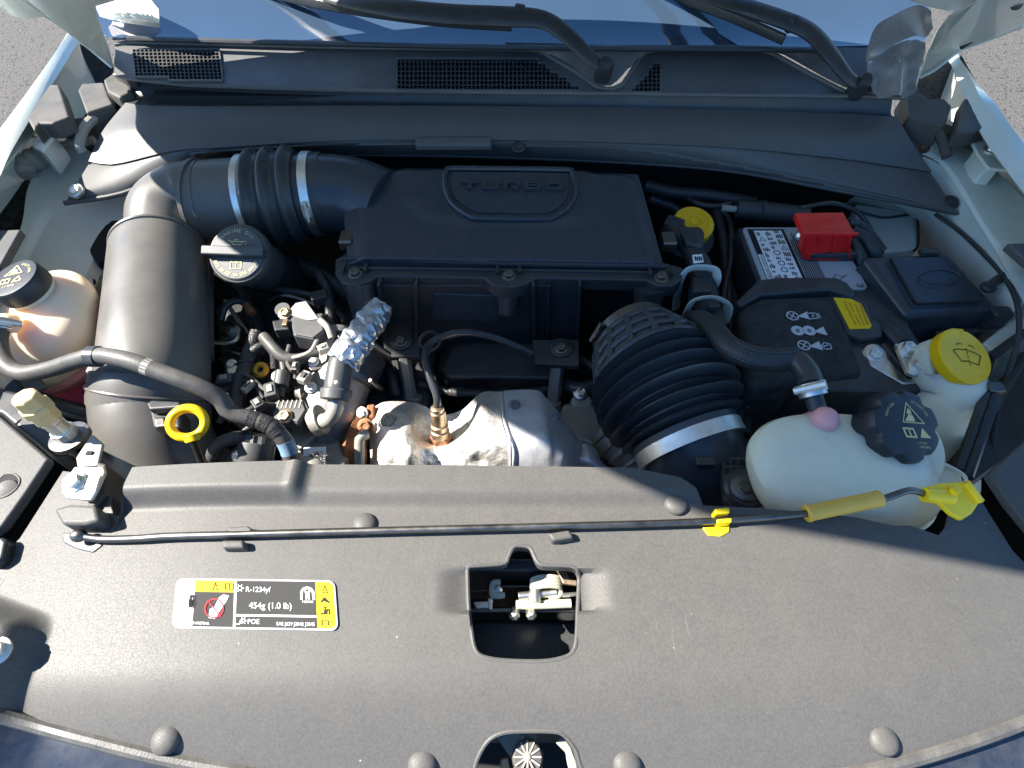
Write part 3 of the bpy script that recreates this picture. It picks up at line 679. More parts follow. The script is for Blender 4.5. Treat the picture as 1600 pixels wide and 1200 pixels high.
# refrigerant label on the cover
o0 = on_panel(273, 979); LW, LH = .1345, .0385
F = Frame(o0 + Vector((0, 0, .0016)), on_panel(527, 983) - o0, (0, 1, 0), 0.)
tilt = (on_panel(420, 907) - on_panel(420, 980)); F.y = tilt.normalized(); F.n = F.x.cross(F.y).normalized()
def rrect(x0, y0, x1, y1, r, n=6):
    out = []
    for cx, cy, a in ((x1 - r, y1 - r, 0), (x0 + r, y1 - r, 90), (x0 + r, y0 + r, 180), (x1 - r, y0 + r, 270)):
        out += [(cx + r * math.cos(R(a + 90 * k / n)), cy + r * math.sin(R(a + 90 * k / n))) for k in range(n + 1)]
    return out
lab = obj('warning_label', F.poly(MB(), rrect(-.0016, -.0016, LW + .0016, LH + .0016, .006), .0, .0030), 'label_grey', fp)
lab['label'] = 'refrigerant label with yellow ends and white figures on dark grey'
def part(name, mb, m): return obj(name, mb, m, lab, flat=True)
w_, h_ = LW, LH
part('white_field', F.poly(MB(), rrect(0, 0, .20 * w_, h_, .005), .0003, .0003), 'label_white')
part('yellow_field', F.poly(MB(), rrect(.80 * w_, 0, w_, h_, .005), .0003, .0003), 'label_yellow')
part('yellow_strip', F.rect(MB(), .115 * w_, .74 * h_, .40 * w_, h_, .0005, .0003), 'label_yellow')
mb = MB(); F.rect(mb, .115 * w_, .0, .368 * w_, .74 * h_, .0006, .0003); F.rect(mb, .382 * w_, .265 * h_, .885 * w_, h_, .0006, .0003); F.rect(mb, .382 * w_, 0, .885 * w_, .225 * h_, .0006, .0003)
part('dark_field', mb, 'label_dark')['kind'] = 'stuff'
mb = MB(); F.rect(mb, .368 * w_, 0, .382 * w_, h_, .0006, .0003); F.rect(mb, .382 * w_, .225 * h_, .885 * w_, .265 * h_, .0006, .0003); part('white_rule', mb, 'label_white')['kind'] = 'stuff'
mb = MB(); H = .0010
F.text(mb, 'R-1234yf', .520 * w_, .80 * h_, .0062, H, sx=.95); F.text(mb, '454g (1.0 lb)', .60 * w_, .45 * h_, .0072, H, sx=1.0)
F.text(mb, 'POE', .495 * w_, .11 * h_, .0055, H); F.text(mb, 'SAE J639 J2842 J2845', .755 * w_, .075 * h_, .0040, H, sx=.92)
F.text(mb, '47199273AA', .165 * w_, .06 * h_, .0032, H, sx=.9)
for cx, cy, rr in ((.405, .83, .0021), (.432, .13, .0017)):
    F.ring(mb, cx * w_, cy * h_, rr, .0007, 16, H)
    for k in range(6):
        a = k * math.pi / 3; F.line(mb, [(cx * w_ + rr * math.cos(a), cy * h_ + rr * math.sin(a)), (cx * w_ + rr * 1.5 * math.cos(a), cy * h_ + rr * 1.5 * math.sin(a))], .0006, H)
F.line(mb, [(.392 * w_, .06 * h_), (.41 * w_, .06 * h_), (.415 * w_, .14 * h_)], .0007, H)
cx, cy = .835 * w_, .72 * h_      # rounded M mark
F.ring(mb, cx, cy, .0062, .0019, 22, H, 0, math.pi)
for dx in (-.0053, -.0011, .0011, .0053): F.line(mb, [(cx + dx, cy - .0038), (cx + dx * .9, cy + .0018)], .0019 if abs(dx) > .002 else .0013, H)
F.line(mb, [(cx - .0011, cy + .001), (cx - .003, cy + .0048)], .0014, H); F.line(mb, [(cx + .0011, cy + .001), (cx + .003, cy + .0048)], .0014, H)
F.text(mb, 'MOPAR', cx, cy - .0066, .0028, H)
# no-bare-hand / frost picture: pale bulb shapes
F.poly(mb, [(.215 * w_, .18 * h_), (.255 * w_, .16 * h_), (.285 * w_, .34 * h_), (.325 * w_, .56 * h_), (.335 * w_, .66 * h_), (.30 * w_, .68 * h_), (.275 * w_, .62 * h_), (.25 * w_, .42 * h_), (.22 * w_, .36 * h_)], H, .0002)
part('white_print', mb, 'label_white')['kind'] = 'stuff'
mb = MB(); F.ring(mb, .248 * w_, .38 * h_, .0082, .0011, 28, .0013); F.line(mb, [(.205 * w_, .54 * h_), (.29 * w_, .22 * h_)], .0010, .0013); part('red_print', mb, 'label_red')
mb = MB(); random.seed(3)
for k in range(16): F.rect(mb, .07 * w_ + random.uniform(0, .006), .38 * h_ + random.uniform(0, .011), .07 * w_ + random.uniform(.002, .008), .40 * h_ + random.uniform(0, .011), .0009, .0001)
F.line(mb, [(.31 * w_, .80 * h_), (.31 * w_, .93 * h_), (.36 * w_, .93 * h_), (.36 * w_, .80 * h_)], .0007, .0009, True); F.line(mb, [(.335 * w_, .80 * h_), (.335 * w_, .93 * h_)], .0006, .0009)
F.line(mb, [(.23 * w_, .78 * h_), (.245 * w_, .95 * h_), (.26 * w_, .78 * h_)], .0006, .0009, True)
F.line(mb, [(.93 * w_, .76 * h_), (.945 * w_, .92 * h_), (.96 * w_, .76 * h_)], .0006, .0009, True)
F.line(mb, [(.92 * w_, .56 * h_), (.94 * w_, .64 * h_), (.965 * w_, .55 * h_)], .0014, .0009); F.line(mb, [(.935 * w_, .60 * h_), (.95 * w_, .56 * h_)], .001, .0009)
F.disc(mb, .94 * w_, .44 * h_, .0009, 10, .0009); F.line(mb, [(.915 * w_, .31 * h_), (.935 * w_, .31 * h_), (.94 * w_, .40 * h_)], .0012, .0009); F.line(mb, [(.955 * w_, .40 * h_), (.945 * w_, .30 * h_), (.965 * w_, .30 * h_), (.965 * w_, .40 * h_)], .0008, .0009)
F.line(mb, [(.915 * w_, .07 * h_), (.915 * w_, .16 * h_), (.955 * w_, .16 * h_), (.955 * w_, .07 * h_)], .0007, .0009, True); F.line(mb, [(.925 * w_, .115 * h_), (.945 * w_, .115 * h_)], .0006, .0009)
part('black_print', mb, 'label_black')['kind'] = 'stuff'

# ------------------------------------------------------------------ front edge: rubber seal, bumper top, screws
front = [Vector((p.x, p.y, panel_h(p))) for p in fw_s if -.62 < p.x < .62]
seal = tag(obj('front_seal', MB().tube([p + Vector((0, -.0035, -.003)) for p in front], .0055, 10, 140), 'hose_rubber'), 'grey rubber edge seal curving along the front of the radiator cover', 'seal')
bump = thing('front_bumper', 'dark glossy bumper top curving in front of the radiator cover', 'bumper', P(800, 1260, .80))
obj('skin', MB().sheet([[p + Vector((0, .012, -.014)) for p in front], [p + Vector((0, -.012, -.016)) for p in front], [p + Vector((0, -.05, -.030)) for p in front], [p + Vector((0, -.11, -.09)) for p in front], [p + Vector((0, -.13, -.25)) for p in front]], 90, 20, .003), 'bumper_paint', bump)
for px, py in ((38, 1173), (1590, 1174)):
    p = P(px, py, panel_h(P(px, py, ZP)) - .019)
    obj('screw', MB().lathe(p + Vector((0, 0, -.002)), (0, -.3, .95), [(.0105, -.004), (.0105, .001), (.009, .004), (.0045, .0055), (.0032, .0055), (.0028, .002)], 32), 'panel_plastic', bump)
hb = thing('headlamp_bolt', 'shiny bolt on the raised corner of the radiator cover', 'bolt', P(-4, 1020, .96))
hexbolt('head', P(-4, 1018, .978), (.1, -.1, 1), .008, hb, 'zinc'); obj('stem', MB().lathe(P(-4, 1018, .978), (0, 0, -1), [(.005, 0), (.005, .02)], 12), 'zinc', hb)
# side cover pieces beyond the seams
for pts, lb, hole in (([(-330, 640), (-60, 618), (0, 650), (76, 716), (36, 776), (3, 822), (-60, 862), (-230, 960)], 'grey plastic side cover with a round screw hole beside the service port bracket', (6, 762)),
                ([(1546, 738), (1612, 680), (1900, 640), (1830, 950), (1700, 900), (1620, 836), (1578, 786)], 'grey plastic side cover beyond the seam near the washer filler', None)):
    t = thing('side_cover', lb, 'cover', P(*pts[0], .9))
    pl = obj('panel', MB().prism([P(x, y, ZP - .012) for x, y in pts], .012), 'panel_plastic', t, bevel=.003)
    if hole:
        bpy.context.view_layer.update()
        cut_pts = [P(x, y, ZP - .012) for x, y in ((8, 741), (22, 741), (31, 750), (25, 764), (8, 776), (-8, 776), (-10, 758))]
        c = cat_rom(cut_pts + cut_pts[:1], 40)[:-1]
        obj('screw_recess', MB().prism([p + Vector((0, 0, .0005)) for p in c], .001), 'dark_void', t)
        obj('screw', MB().lathe(P(12, 765, ZP - .012), (.2, -.2, 1), [(.010, 0), (.009, .002), (.004, .003)], 24), 'panel_plastic', t)
        rb = cat_rom(cut_pts + cut_pts[:1], 60)
        obj('recess_rim', MB().tube(rb, .0012, 6, 60, smooth=False), 'panel_plastic', t)
lt = thing('headlamp_tab', 'small black headlamp tab at the corner of the radiator cover', 'bracket', P(0, 860, .93))
obj('tab', MB().prism(PL([(-20, 842), (4, 838), (10, 845), (4, 872), (-20, 885)], .962), .03), 'black_plastic', lt, bevel=.003)

# ------------------------------------------------------------------ prop rod
pr = thing('prop_rod', 'black hood prop rod with yellow grip lying across the radiator cover', 'prop rod', on_panel(600, 838))
def up(px, py, h): return on_panel(px, py) + Vector((0, 0, h))
rodp = [up(132, 843, .010), up(165, 846, .006), up(220, 845, .006), up(268, 842, .0065), up(380, 839, .0065), up(600, 833, .0065), up(880, 826, .0065), up(1100, 819, .0065), up(1250, 808, .008), up(1345, 795, .013), up(1372, 789, .017), up(1404, 781, .021), up(1440, 788, .016)]
obj('rod', MB().tube(rodp, .0033, 12, 160), 'dark_steel', pr)
obj('pivot_end', MB().ball(up(134, 843, .010), (.007, .006, .006)), 'dark_steel', pr)
a_, b_ = up(1254, 808, .008), up(1360, 790, .016)
obj('grip', MB().tube([a_, b_], lambda s: .0074 + .0006 * (abs(s - .5) > .46), 24, 30), 'yellow_grip', pr, bevel=.0006)
ct = MB().prism([up(x, y, h) for x, y, h in ((1424, 777, .024), (1440, 773, .026), (1468, 772, .028), (1488, 771, .028), (1508, 797, .022), (1502, 812, .016), (1490, 820, .012), (1470, 812, .014), (1446, 799, .020), (1428, 795, .022))], .005)
ec = obj('hook_end', ct, 'yellow_bright', pr, bevel=.002, bseg=3)
obj('hook_neck', MB().tube([up(1424, 786, .019), up(1468, 790, .019)], .0072, 14, 4), 'yellow_bright', ec, bevel=.001)
obj('hook_rib', MB().tube([up(1478, 774, .029), up(1506, 799, .023)], .0035, 10, 4), 'yellow_bright', ec)
obj('hook_button', MB().lathe(up(1462, 786, .028), (0, 0, 1), [(.004, -.004), (.004, .002), (.002, .003)], 16), 'yellow_bright', ec)
yc = obj('rod_clip', MB().prism([up(x, y, .002) for x, y in ((1096, 824), (1140, 821), (1139, 832), (1126, 839), (1106, 837))], .004), 'yellow_bright', fp, bevel=.0015)
obj('clip_jaw', MB().prism([up(x, y, .013) for x, y in ((1110, 803), (1133, 801), (1134, 810), (1112, 812))], .013), 'yellow_bright', yc, bevel=.0015)
obj('clip_jaw', MB().prism([up(x, y, .011) for x, y in ((1114, 818), (1138, 816), (1138, 823), (1116, 825))], .011), 'yellow_bright', yc, bevel=.0015)

# ------------------------------------------------------------------ hood latch inside the opening
hl = thing('hood_latch', 'pale steel hood latch with coiled spring inside the cover opening', 'latch', P(820, 960, .88))
z = .925
obj('back_plate', MB().prism([PY(x, y, .152) for x, y in ((775, 918), (868, 918), (868, 948), (760, 948))], Vector((0, .003, 0))), 'dark_steel', hl, bevel=.001)
obj('striker_hook', MB().tube([P(782, 910, z), P(772, 910, z), P(769, 918, z), P(769, 928, z), P(775, 931, z), P(789, 930, z)], .0028, 10, 40), 'cream_paint', hl)
obj('rivet', MB().lathe(P(777, 921, z - .004), (0, -.6, .8), [(.005, 0), (.005, .004), (.003, .006)], 16), 'zinc', hl)
obj('cable', MB().tube([P(726, 924, z - .002), P(770, 922, z - .002)], .0009, 6, 2), 'dark_steel', hl)
co = []
for k in range(97):
    a = 2 * math.pi * k / 24; rr = .0135
    co.append(P(853, 916, z) + Vector((rr * math.cos(a), (k / 96 - .5) * -.012 + .0015 * math.sin(a), rr * .45 * math.sin(a) + .002)))
obj('coil_spring', MB().tube(co, .0019, 8, 240), 'cream_paint', hl)
obj('spring_leg', MB().tube([P(832, 930, z), P(850, 914, z + .004), P(872, 902, z), P(874, 899, z)], .0019, 8, 30), 'cream_paint', hl)
obj('pivot_pin', MB().tube([P(810, 932, z), P(870, 926, z)], .0038, 12, 4), 'zinc', hl, bevel=.0005)
obj('pivot_sleeve', MB().tube([P(836, 921, z + .003), P(836, 942, z + .003)], .0052, 14, 3), 'zinc', hl, bevel=.0005)
obj('release_lever', MB().tube([P(806, 945, z - .002), P(840, 945, z - .002), P(892, 943, z - .002)], .0042, 12, 12), 'cream_paint', hl)
obj('hook_loop', MB().tube([P(858, 936, z), P(872, 932, z), P(876, 924, z), P(872, 916, z), P(864, 920, z)], .0023, 8, 30), 'cream_paint', hl)
obj('lever_bracket', MB().prism(PL([(740, 940), (768, 938), (770, 950), (744, 951)], z - .004), .006), 'zinc', hl, bevel=.001)
obj('lever_tab', MB().prism(PL([(762, 934), (770, 934), (769, 953), (764, 953)], z), .008), 'zinc', hl, bevel=.001)
obj('cross_plate', MB().prism(PL([(734, 950), (900, 948), (900, 956), (734, 957)], z - .008), .004), 'dark_steel', hl, bevel=.0008)
for px, py in ((804, 958), (830, 957)): obj('nut', MB().lathe(P(px, py, z - .004), (0, -.8, .6), [(.005, -.004), (.005, .005), (.0025, .007)], 6), 'zinc', hl, bevel=.0005)
obj('side_bracket', MB().prism(PL([(868, 886), (880, 886), (890, 904), (902, 906), (902, 915), (880, 912)], z + .006), .004), 'bronze', hl, bevel=.001)
obj('side_rod', MB().tube([P(878, 930, z), P(906, 928, z)], .002, 8, 3), 'zinc', hl)
cb = thing('radiator_crossmember', 'dark painted crossmember deep below the latch opening', 'crossmember', (0, .11, .85))
obj('beam', MB().box((0, .098, .865), (.7, .06, .03)), 'black_plastic', cb, bevel=.006); obj('flange', MB().box((0, .066, .885), (.7, .012, .004)), 'black_plastic', cb, bevel=.001)
obj('rear_wall', MB().box((0, .165, .88), (.7, .012, .10)), 'black_plastic', cb, bevel=.003)
# knob in the lower opening
kn = thing('hood_lock', 'grey ribbed round knob on a bracket inside the lower cover opening', 'knob', P(824, 1185, .90))
zk = .917
obj('bracket', MB().prism(PL([(776, 1152), (790, 1144), (838, 1142), (838, 1165), (848, 1200), (856, 1215), (800, 1215), (802, 1190)], zk), .006), 'bracket_grey', kn, bevel=.002)
kd = obj('disc', MB().lathe(P(824, 1183, zk), (0, -.1, 1), [(.0125, 0), (.0125, .008), (.011, .010), (.003, .0105)], 40), 'hinge_plastic', kn, bevel=.0006)
mb = MB(); kc = P(824, 1183, zk + .0105)
for k in range(12):
    a = k * math.pi / 6; d = Vector((math.cos(a), math.sin(a), 0)); mb.box(kc + d * .0066, (.009, .0013, .002), Matrix.Rotation(a, 3, 'Z'))
obj('rib', mb, 'bracket_grey', kd)
obj('hub', MB().lathe(kc, (0, 0, 1), [(.0025, -.001), (.0025, .002), (.001, .0025)], 16), 'bracket_grey', kd)
obj('pointer', MB().box(P(817, 1157, zk + .004), (.0018, .008, .006)), 'bracket_grey', kn)
obj('connector', MB().prism(PL([(782, 1184), (796, 1182), (798, 1215), (780, 1215)], zk), .015), 'bronze', kn, bevel=.002)
obj('side_guide', MB().prism(PL([(868, 1160), (880, 1150), (892, 1168), (900, 1190), (905, 1215), (892, 1215), (886, 1190), (884, 1176)], zk - .003), .004), 'bracket_grey', kn, bevel=.001)
# ================================================================== air filter box
ab = thing('air_filter_box', 'black air filter housing with raised TURBO badge across the engine top', 'air filter box', P(800, 400, .82))
q00, q10, q11, q01 = P(528, 256, .945), P(1000, 262, .945), P(1042, 412, .905), P(540, 404, .905)     # back-left, back-right, front-right, front-left
N1, N2 = 60, 34; vv = []; ff = []
def lidpt(u, v):
    p = q00.lerp(q10, u).lerp(q01.lerp(q11, u), v)
    e = min(u, 1 - u) * .5; ev = min(v * .9, 1)
    z = .012 * smooth(0, .035, e) * smooth(0, .12, v)                       # rounded shoulders at back and sides
    cu = abs(u - .52)
    tongue = smooth(.345, .29, cu + max(0, v - .42) * .35) * smooth(.68, .60, v + cu * cu * .4)
    z += .0045 * tongue
    return p + Vector((0, 0, z - .010))
for j in range(N2 + 1):
    for i in range(N1 + 1): vv.append(lidpt(i / N1, j / N2))
W2 = N1 + 1
for j in range(N2):
    for i in range(N1): ff.append((j * W2 + i, j * W2 + i + 1, (j + 1) * W2 + i + 1, (j + 1) * W2 + i))
ed = list(range(W2)) + [j * W2 + N1 for j in range(1, N2 + 1)] + [N2 * W2 + i for i in range(N1 - 1, -1, -1)] + [j * W2 for j in range(N2 - 1, 0, -1)]
n0 = len(vv)
for k in ed: vv.append(Vector((vv[k].x, vv[k].y, .878)))
m = len(ed)
for k in range(m): ff.append((ed[k], n0 + k, n0 + (k + 1) % m, ed[(k + 1) % m]))
ff.append(tuple(range(n0, n0 + m)))
lid = obj('lid', MB().add(vv, ff), 'lid_plastic', ab, bevel=.003, bseg=3, ang=45)
# collar on the left of the lid where the intake duct plugs in
obj('duct_neck', MB().tube([P(500, 302, .905), P(530, 304, .903), P(560, 310, .898), P(600, 326, .890)], lambda s: .0615 + .002 * s, 44, 16), 'lid_plastic', lid)
# badge: raised frame, plate, letters
def lp(px, py, h=0.):                                                     # photo pixel onto the lid's sloping top
    p = P(px, py, .94)
    for _ in range(6):
        u = (p.x - q00.x) / (q10.x - q00.x); vv_ = (q00.y - p.y) / (q00.y - q01.y)
        p = P(px, py, lidpt(max(0, min(1, u)), max(0, min(1, vv_))).z + h)
    return p
bd = [(694, 272), (700, 266), (715, 263), (880, 265), (892, 268), (898, 280), (899, 300), (889, 323), (868, 338), (850, 342), (750, 341), (732, 337), (708, 320), (697, 300)]
bi = [(705, 275), (709, 269), (718, 268), (876, 270), (886, 275), (889, 285), (888, 302), (880, 318), (862, 329), (848, 332), (756, 331), (740, 328), (716, 313), (706, 300)]
zbr = .002
ring_o = cat_rom([lp(*q, .0035) for q in bd] + [lp(*bd[0], .0035)], 80)
fr = obj('badge_frame', MB().tube(ring_o, .0042, 8, 100, smooth=False), 'lid_plastic', lid)
pl = MB().prism(cat_rom([lp(*q, .0042) for q in bi] + [lp(*bi[0], .0042)], 70)[:-1], .008)
bp_ = obj('badge_plate', pl, 'lid_plastic', lid, bevel=.0008)
fo = lp(800, 292, .0042); FX = lp(880, 293, .0042) - lp(720, 291, .0042); FY = lp(800, 275, .0042) - lp(800, 320, .0042)
BF = Frame(fo, FX, FY, 0.)
def letter(name, polys, cx):
    mb = MB()
    for p in polys: mb.prism([BF.at(cx + a * .0285, b * .016, .0050) for a, b in p], -BF.n * .0060)
    return obj('letter_' + name, mb, 'lid_plastic', bp_, bevel=.0005, bseg=1)
bar = .26; hh = .5
def rc(x0, y0, x1, y1): return [(x0, y0), (x1, y0), (x1, y1), (x0, y1)]
E_ = .46; t_ = .17; tv = .3
X5 = [-.066, -.033, 0., .033, .066]
letter('t', [rc(-E_, hh - tv, E_, hh), rc(-t_ / 1.4, -hh, t_ / 1.4, hh - tv)], X5[0])
letter('u', [rc(-E_, -hh, E_, -hh + tv), rc(-E_, -hh + tv, -E_ + t_ * 1.3, hh), rc(E_ - t_ * 1.3, -hh + tv, E_, hh)], X5[1])
letter('r', [rc(-E_, -hh, -E_ + t_ * 1.3, hh), rc(-E_ + t_ * 1.3, hh - tv, E_, hh), rc(E_ - t_ * 1.3, -.05, E_, hh - tv), rc(-.12, -.2, E_, .0), [(-.12, -.1), (.12, -.1), (E_, -hh), (E_ - .26, -hh)]], X5[2])
letter('b', [rc(-E_, -hh, E_ - .05, -hh + tv * .8), rc(-E_, hh - tv * .8, E_ - .05, hh), rc(-E_, -hh + tv * .8, -E_ + t_ * 1.3, hh - tv * .8), rc(E_ - t_ * 1.4, -hh + tv * .8, E_, hh - tv * .8), rc(-E_ + t_ * 1.3, -.09, E_ - t_ * 1.4, .09)], X5[3])
letter('o', [rc(-E_, -hh, E_, -hh + tv), rc(-E_, hh - tv, E_, hh), rc(-E_, -hh + tv, -E_ + t_ * 1.3, hh - tv), rc(E_ - t_ * 1.3, -hh + tv, E_, hh - tv)], X5[4])
obj('gate_mark', MB().lathe(lp(770, 390), (0, 0, 1), [(.0025, -.001), (.002, .0012)], 14), 'black_plastic', lid)
# flange round the lid's foot with three screw bosses
zf = .892
fl = [(524, 404), (536, 398), (548, 384), (560, 398), (1030, 407), (1046, 412), (1068, 418), (1066, 436), (1052, 446), (1030, 447), (1012, 438), (838, 434), (822, 444), (800, 449), (772, 446), (756, 434), (590, 431), (576, 440), (556, 446), (534, 442), (523, 428)]
flg = obj('lid_flange', MB().prism(PL(fl, zf), .024), 'black_plastic', ab, bevel=.003, bseg=3)
obj('seal_groove', MB().tube([P(562, 409, zf + .003), P(1028, 417, zf + .003)], .0035, 8, 12), 'rubber', flg)
obj('front_bead', MB().tube([P(535, 404, zf + .008), P(800, 412, zf + .008), P(1042, 416, zf + .008)], .0035, 8, 12), 'lid_plastic', flg)
obj('flange_bead', MB().tube([P(560, 419, zf + .001), P(790, 422, zf + .001), P(1020, 426, zf + .001)], .0028, 8, 12), 'black_plastic', flg)
for px, py in ((555, 428), (795, 431), (1033, 434)):
    hexbolt('screw', P(px, py, zf), (0, -.12, 1), .0078, flg, 'dark_steel', h=.008)
    for d in (-18, 17):
        obj('clip_lug', MB().box(P(px + d, py - 9, zf + .004), (.005, .014, .008)), 'black_plastic', flg, bevel=.0015)
for pa, pb, r in (((563, 440), (570, 492), .024), ((793, 440), (793, 488), .018), ((1016, 446), (1010, 488), .024)):
    obj('screw_boss', MB().tube([P(*pa, zf - .012), P(*pb, .835)], lambda s, r=r: r * (1.05 - .25 * s), 20, 6), 'black_plastic', flg)
for px, py in ((543, 376), (1044, 378)):
    obj('side_latch', MB().box(P(px, py, .90), (.022, .03, .02)), 'dark_steel', flg, bevel=.004)
# lower box with front wall, side legs, ribs and feet
lowb = MB().prism(PL([(560, 300), (1000, 300), (1010, 420), (592, 420)], .868), .13); lb_ = obj('lower_box', lowb, 'black_plastic', ab, bevel=.006)
yw = P(700, 452, .87).y
fw_ = obj('front_wall', MB().prism([PY(x, y, yw) for x, y in ((594, 446), (905, 446), (905, 560), (604, 556))], Vector((0, .01, 0))), 'black_plastic', ab, bevel=.002)
obj('access_panel', MB().prism([PY(x, y, yw - .004) for x, y in ((676, 459), (782, 462), (782, 506), (676, 498))], Vector((0, .006, 0))), 'lid_plastic', fw_, bevel=.002)
def leg(x0, x1, xb0, xb1, ytop, ybot, foot):
    yl = yw - .012
    f = foot
    l = obj('leg', MB().prism([PY(x, y, yl) for x, y in ((x0, ytop), (x0 + 6, ytop), (xb0 + 6, ybot), (xb0, ybot))], Vector((0, .03, 0))), 'black_plastic', ab, bevel=.0015)
    obj('web', MB().prism([PY(x, y, yl) for x, y in ((x1 - 5, ytop), (x1, ytop), (xb1, ybot), (xb1 - 5, ybot))], Vector((0, .03, 0))), 'black_plastic', l, bevel=.0015)
    obj('foot', MB().prism([P(x, y, .80) for x, y in f], .010), 'black_plastic', l, bevel=.002)
    return l
l1 = leg(588, 652, 600, 655, 446, 552, [(598, 528), (656, 526), (656, 556), (602, 558)])
l2 = leg(830, 909, 833, 904, 446, 556, [(832, 530), (905, 530), (905, 572), (834, 568)])
obj('rib', MB().prism([PY(x, y, yw - .008) for x, y in ((644, 448), (648, 448), (652, 530), (648, 530))], Vector((0, .012, 0))), 'black_plastic', fw_)
obj('rib', MB().prism([PY(x, y, yw - .008) for x, y in ((856, 448), (859, 448), (856, 536), (853, 536))], Vector((0, .012, 0))), 'black_plastic', fw_)
for l, (px, py) in ((l1, (627, 534)), (l2, (877, 545))):
    obj('grommet', MB().lathe(P(px, py, .800), (0, -.1, 1), [(.0175, -.002), (.0175, .004), (.012, .007)], 28), 'rubber', l)
    hexbolt('bolt', P(px, py, .806), (0, -.1, 1), .0075, l, 'dark_steel', h=.008)
# wire clip ring on the leg
obj('cable_clip', MB().torus(P(672, 533, .815), (.3, -.9, .3), .016, .0028, 28, 8), 'black_plastic', l1)
# standoffs under the feet
for pa, pb in (((630, 556), (645, 640)), ((872, 566), (862, 650))):
    so = thing('standoff', 'grey hexagonal metal standoff under the %s foot of the air filter box' % ('foil sleeve side' if pa[0] < 700 else 'ribbed hose side'), 'standoff', P(*pb, .70))
    obj('hex_post', MB().tube([P(*pa, .792), P(*pb, .71)], .0105, 6, 4), 'aluminium', so, ang=20)
    obj('post_base', MB().tube([P(pb[0], pb[1] - 22, .735), P(pb[0], pb[1] + 14, .70)], .0155, 20, 4), 'aluminium', so, bevel=.002)

# ================================================================== intake duct: straight pipe, elbow and resonator
du = thing('intake_duct', 'grey plastic air intake elbow with clamps joining the filter box', 'intake duct', P(300, 320, .80))
zr = .903
obj('pipe', MB().tube([P(318, 318, zr), P(355, 315, zr), P(400, 312, zr)], .0655, 44, 10), 'duct_plastic', du)
obj('elbow', MB().tube([P(330, 317, zr), P(318, 318, zr), P(290, 322, zr), P(262, 336, zr), P(252, 362, zr - .005), P(250, 398, zr - .014)], lambda s: .0665 - .020 * smooth(.15, .85, s), 44, 36), 'duct_plastic', du)
for px in (318,): obj('joint_bead', MB().tube([P(px - 3, 318, zr), P(px + 3, 318, zr)], .0695, 44, 2), 'duct_plastic', du)
def bell(s): return .066 + .0095 * (.5 - .5 * math.cos(s * math.pi * 2 * 3.0)) + .004 * smooth(0, .3, s)
obj('bellows', MB().tube([P(392, 311, zr), P(430, 309, zr), P(474, 306, zr)], bell, 48, 70), 'rubber', du)
ax = (P(474, 306, zr) - P(392, 311, zr)).normalized()
clamp_band('clamp', P(392, 311, zr), ax, .0675, .011, du, 'zinc')
c2 = P(491, 304, zr)
obj('end_cuff', MB().tube([P(470, 306, zr), P(514, 302, zr)], .0645, 44, 4), 'rubber', du, bevel=.003)
clamp_band('clamp', c2, ax, .0655, .014, du, 'zinc', screw=P(478, 352, .93))
rs = thing('intake_resonator', 'big dark grey plastic intake resonator running forward beside the amber coolant tank', 'resonator', P(240, 700, .70))
path = [P(249, 384, .893), P(246, 480, .885), P(242, 575, .875), P(240, 612, .862)]
ro = obj('canister', MB().tube(path, lambda s: .0645 + .002 * s - .012 * smooth(.06, 0, s), 52, 60), 'duct_plastic', rs, bevel=.004)
obj('top_lip', MB().torus(path[0].lerp(path[1], .06), path[1] - path[0], .0625, .0030, 52, 8), 'duct_plastic', ro)
obj('shoulder', MB().tube([P(242, 590, .872), P(239, 612, .862), P(237, 632, .85)], lambda s: .0705 + .001 * math.sin(s * 3.1), 48, 10), 'duct_plastic', ro, bevel=.002)
obj('shoulder_seam', MB().torus(P(239, 612, .862), P(237, 632, .85) - P(242, 590, .872), .0715, .0022, 52, 8), 'duct_plastic', ro)
obj('front_elbow', MB().tube([P(238, 622, .856), P(240, 655, .845), P(250, 690, .83), P(276, 728, .805), P(320, 765, .77)], lambda s: .0695 - .012 * smooth(0, .9, s), 48, 30), 'duct_plastic', rs)
obj('seam_strip', MB().tube([P(326, 390, .865), P(326, 560, .85)], .006, 8, 4, flat=2), 'duct_plastic', ro)
obj('red_seal', MB().prism(PL([(192, 366), (206, 358), (212, 364), (196, 372)], .90), .006), 'red', rs, bevel=.001)
obj('clip_nub', MB().box(P(150, 578, .880), (.022, .010, .006)), 'bracket_grey', ro, bevel=.002)

# ================================================================== engine oil cap
oc = thing('oil_filler_cap', 'round dark grey ENGINE OIL cap with a bar handle and pale yellow print', 'oil cap', P(378, 420, .82))
ca = Vector((-.04, -.54, .84)).normalized(); cc_ = P(372, 396, .912)
obj('skirt', MB().lathe(cc_, ca, [(.038, -.07), (.038, -.022), (.0445, -.018), (.0455, -.004), (.0435, 0), (.040, .001)], 48), 'cap_grey', oc)
obj('disc', MB().lathe(cc_, ca, [(.0405, -.004), (.0405, .002), (.0385, .0035)], 48), 'cap_grey', oc)
OF = Frame(cc_ + ca * .004, (1, -.03, .02), Vector((0, 1, 0)), 0.); OF.n = ca; OF.x = (Vector((1, -.04, 0)) - ca * ca.dot(Vector((1, -.04, 0)))).normalized(); OF.y = ca.cross(OF.x)
hb_ = obj('handle', MB().prism([OF.at(x, y, .011) for x, y in ((-.048, -.0065), (.0445, -.0075), (.0445, .0065), (-.048, .0075))], -ca * .016), 'cap_grey', oc, bevel=.0025, bseg=3)
mb = MB(); OF.arc_text(mb, 'ENGINE OIL', 0, 0, .0325, .0072, R(134), R(46), .0004)
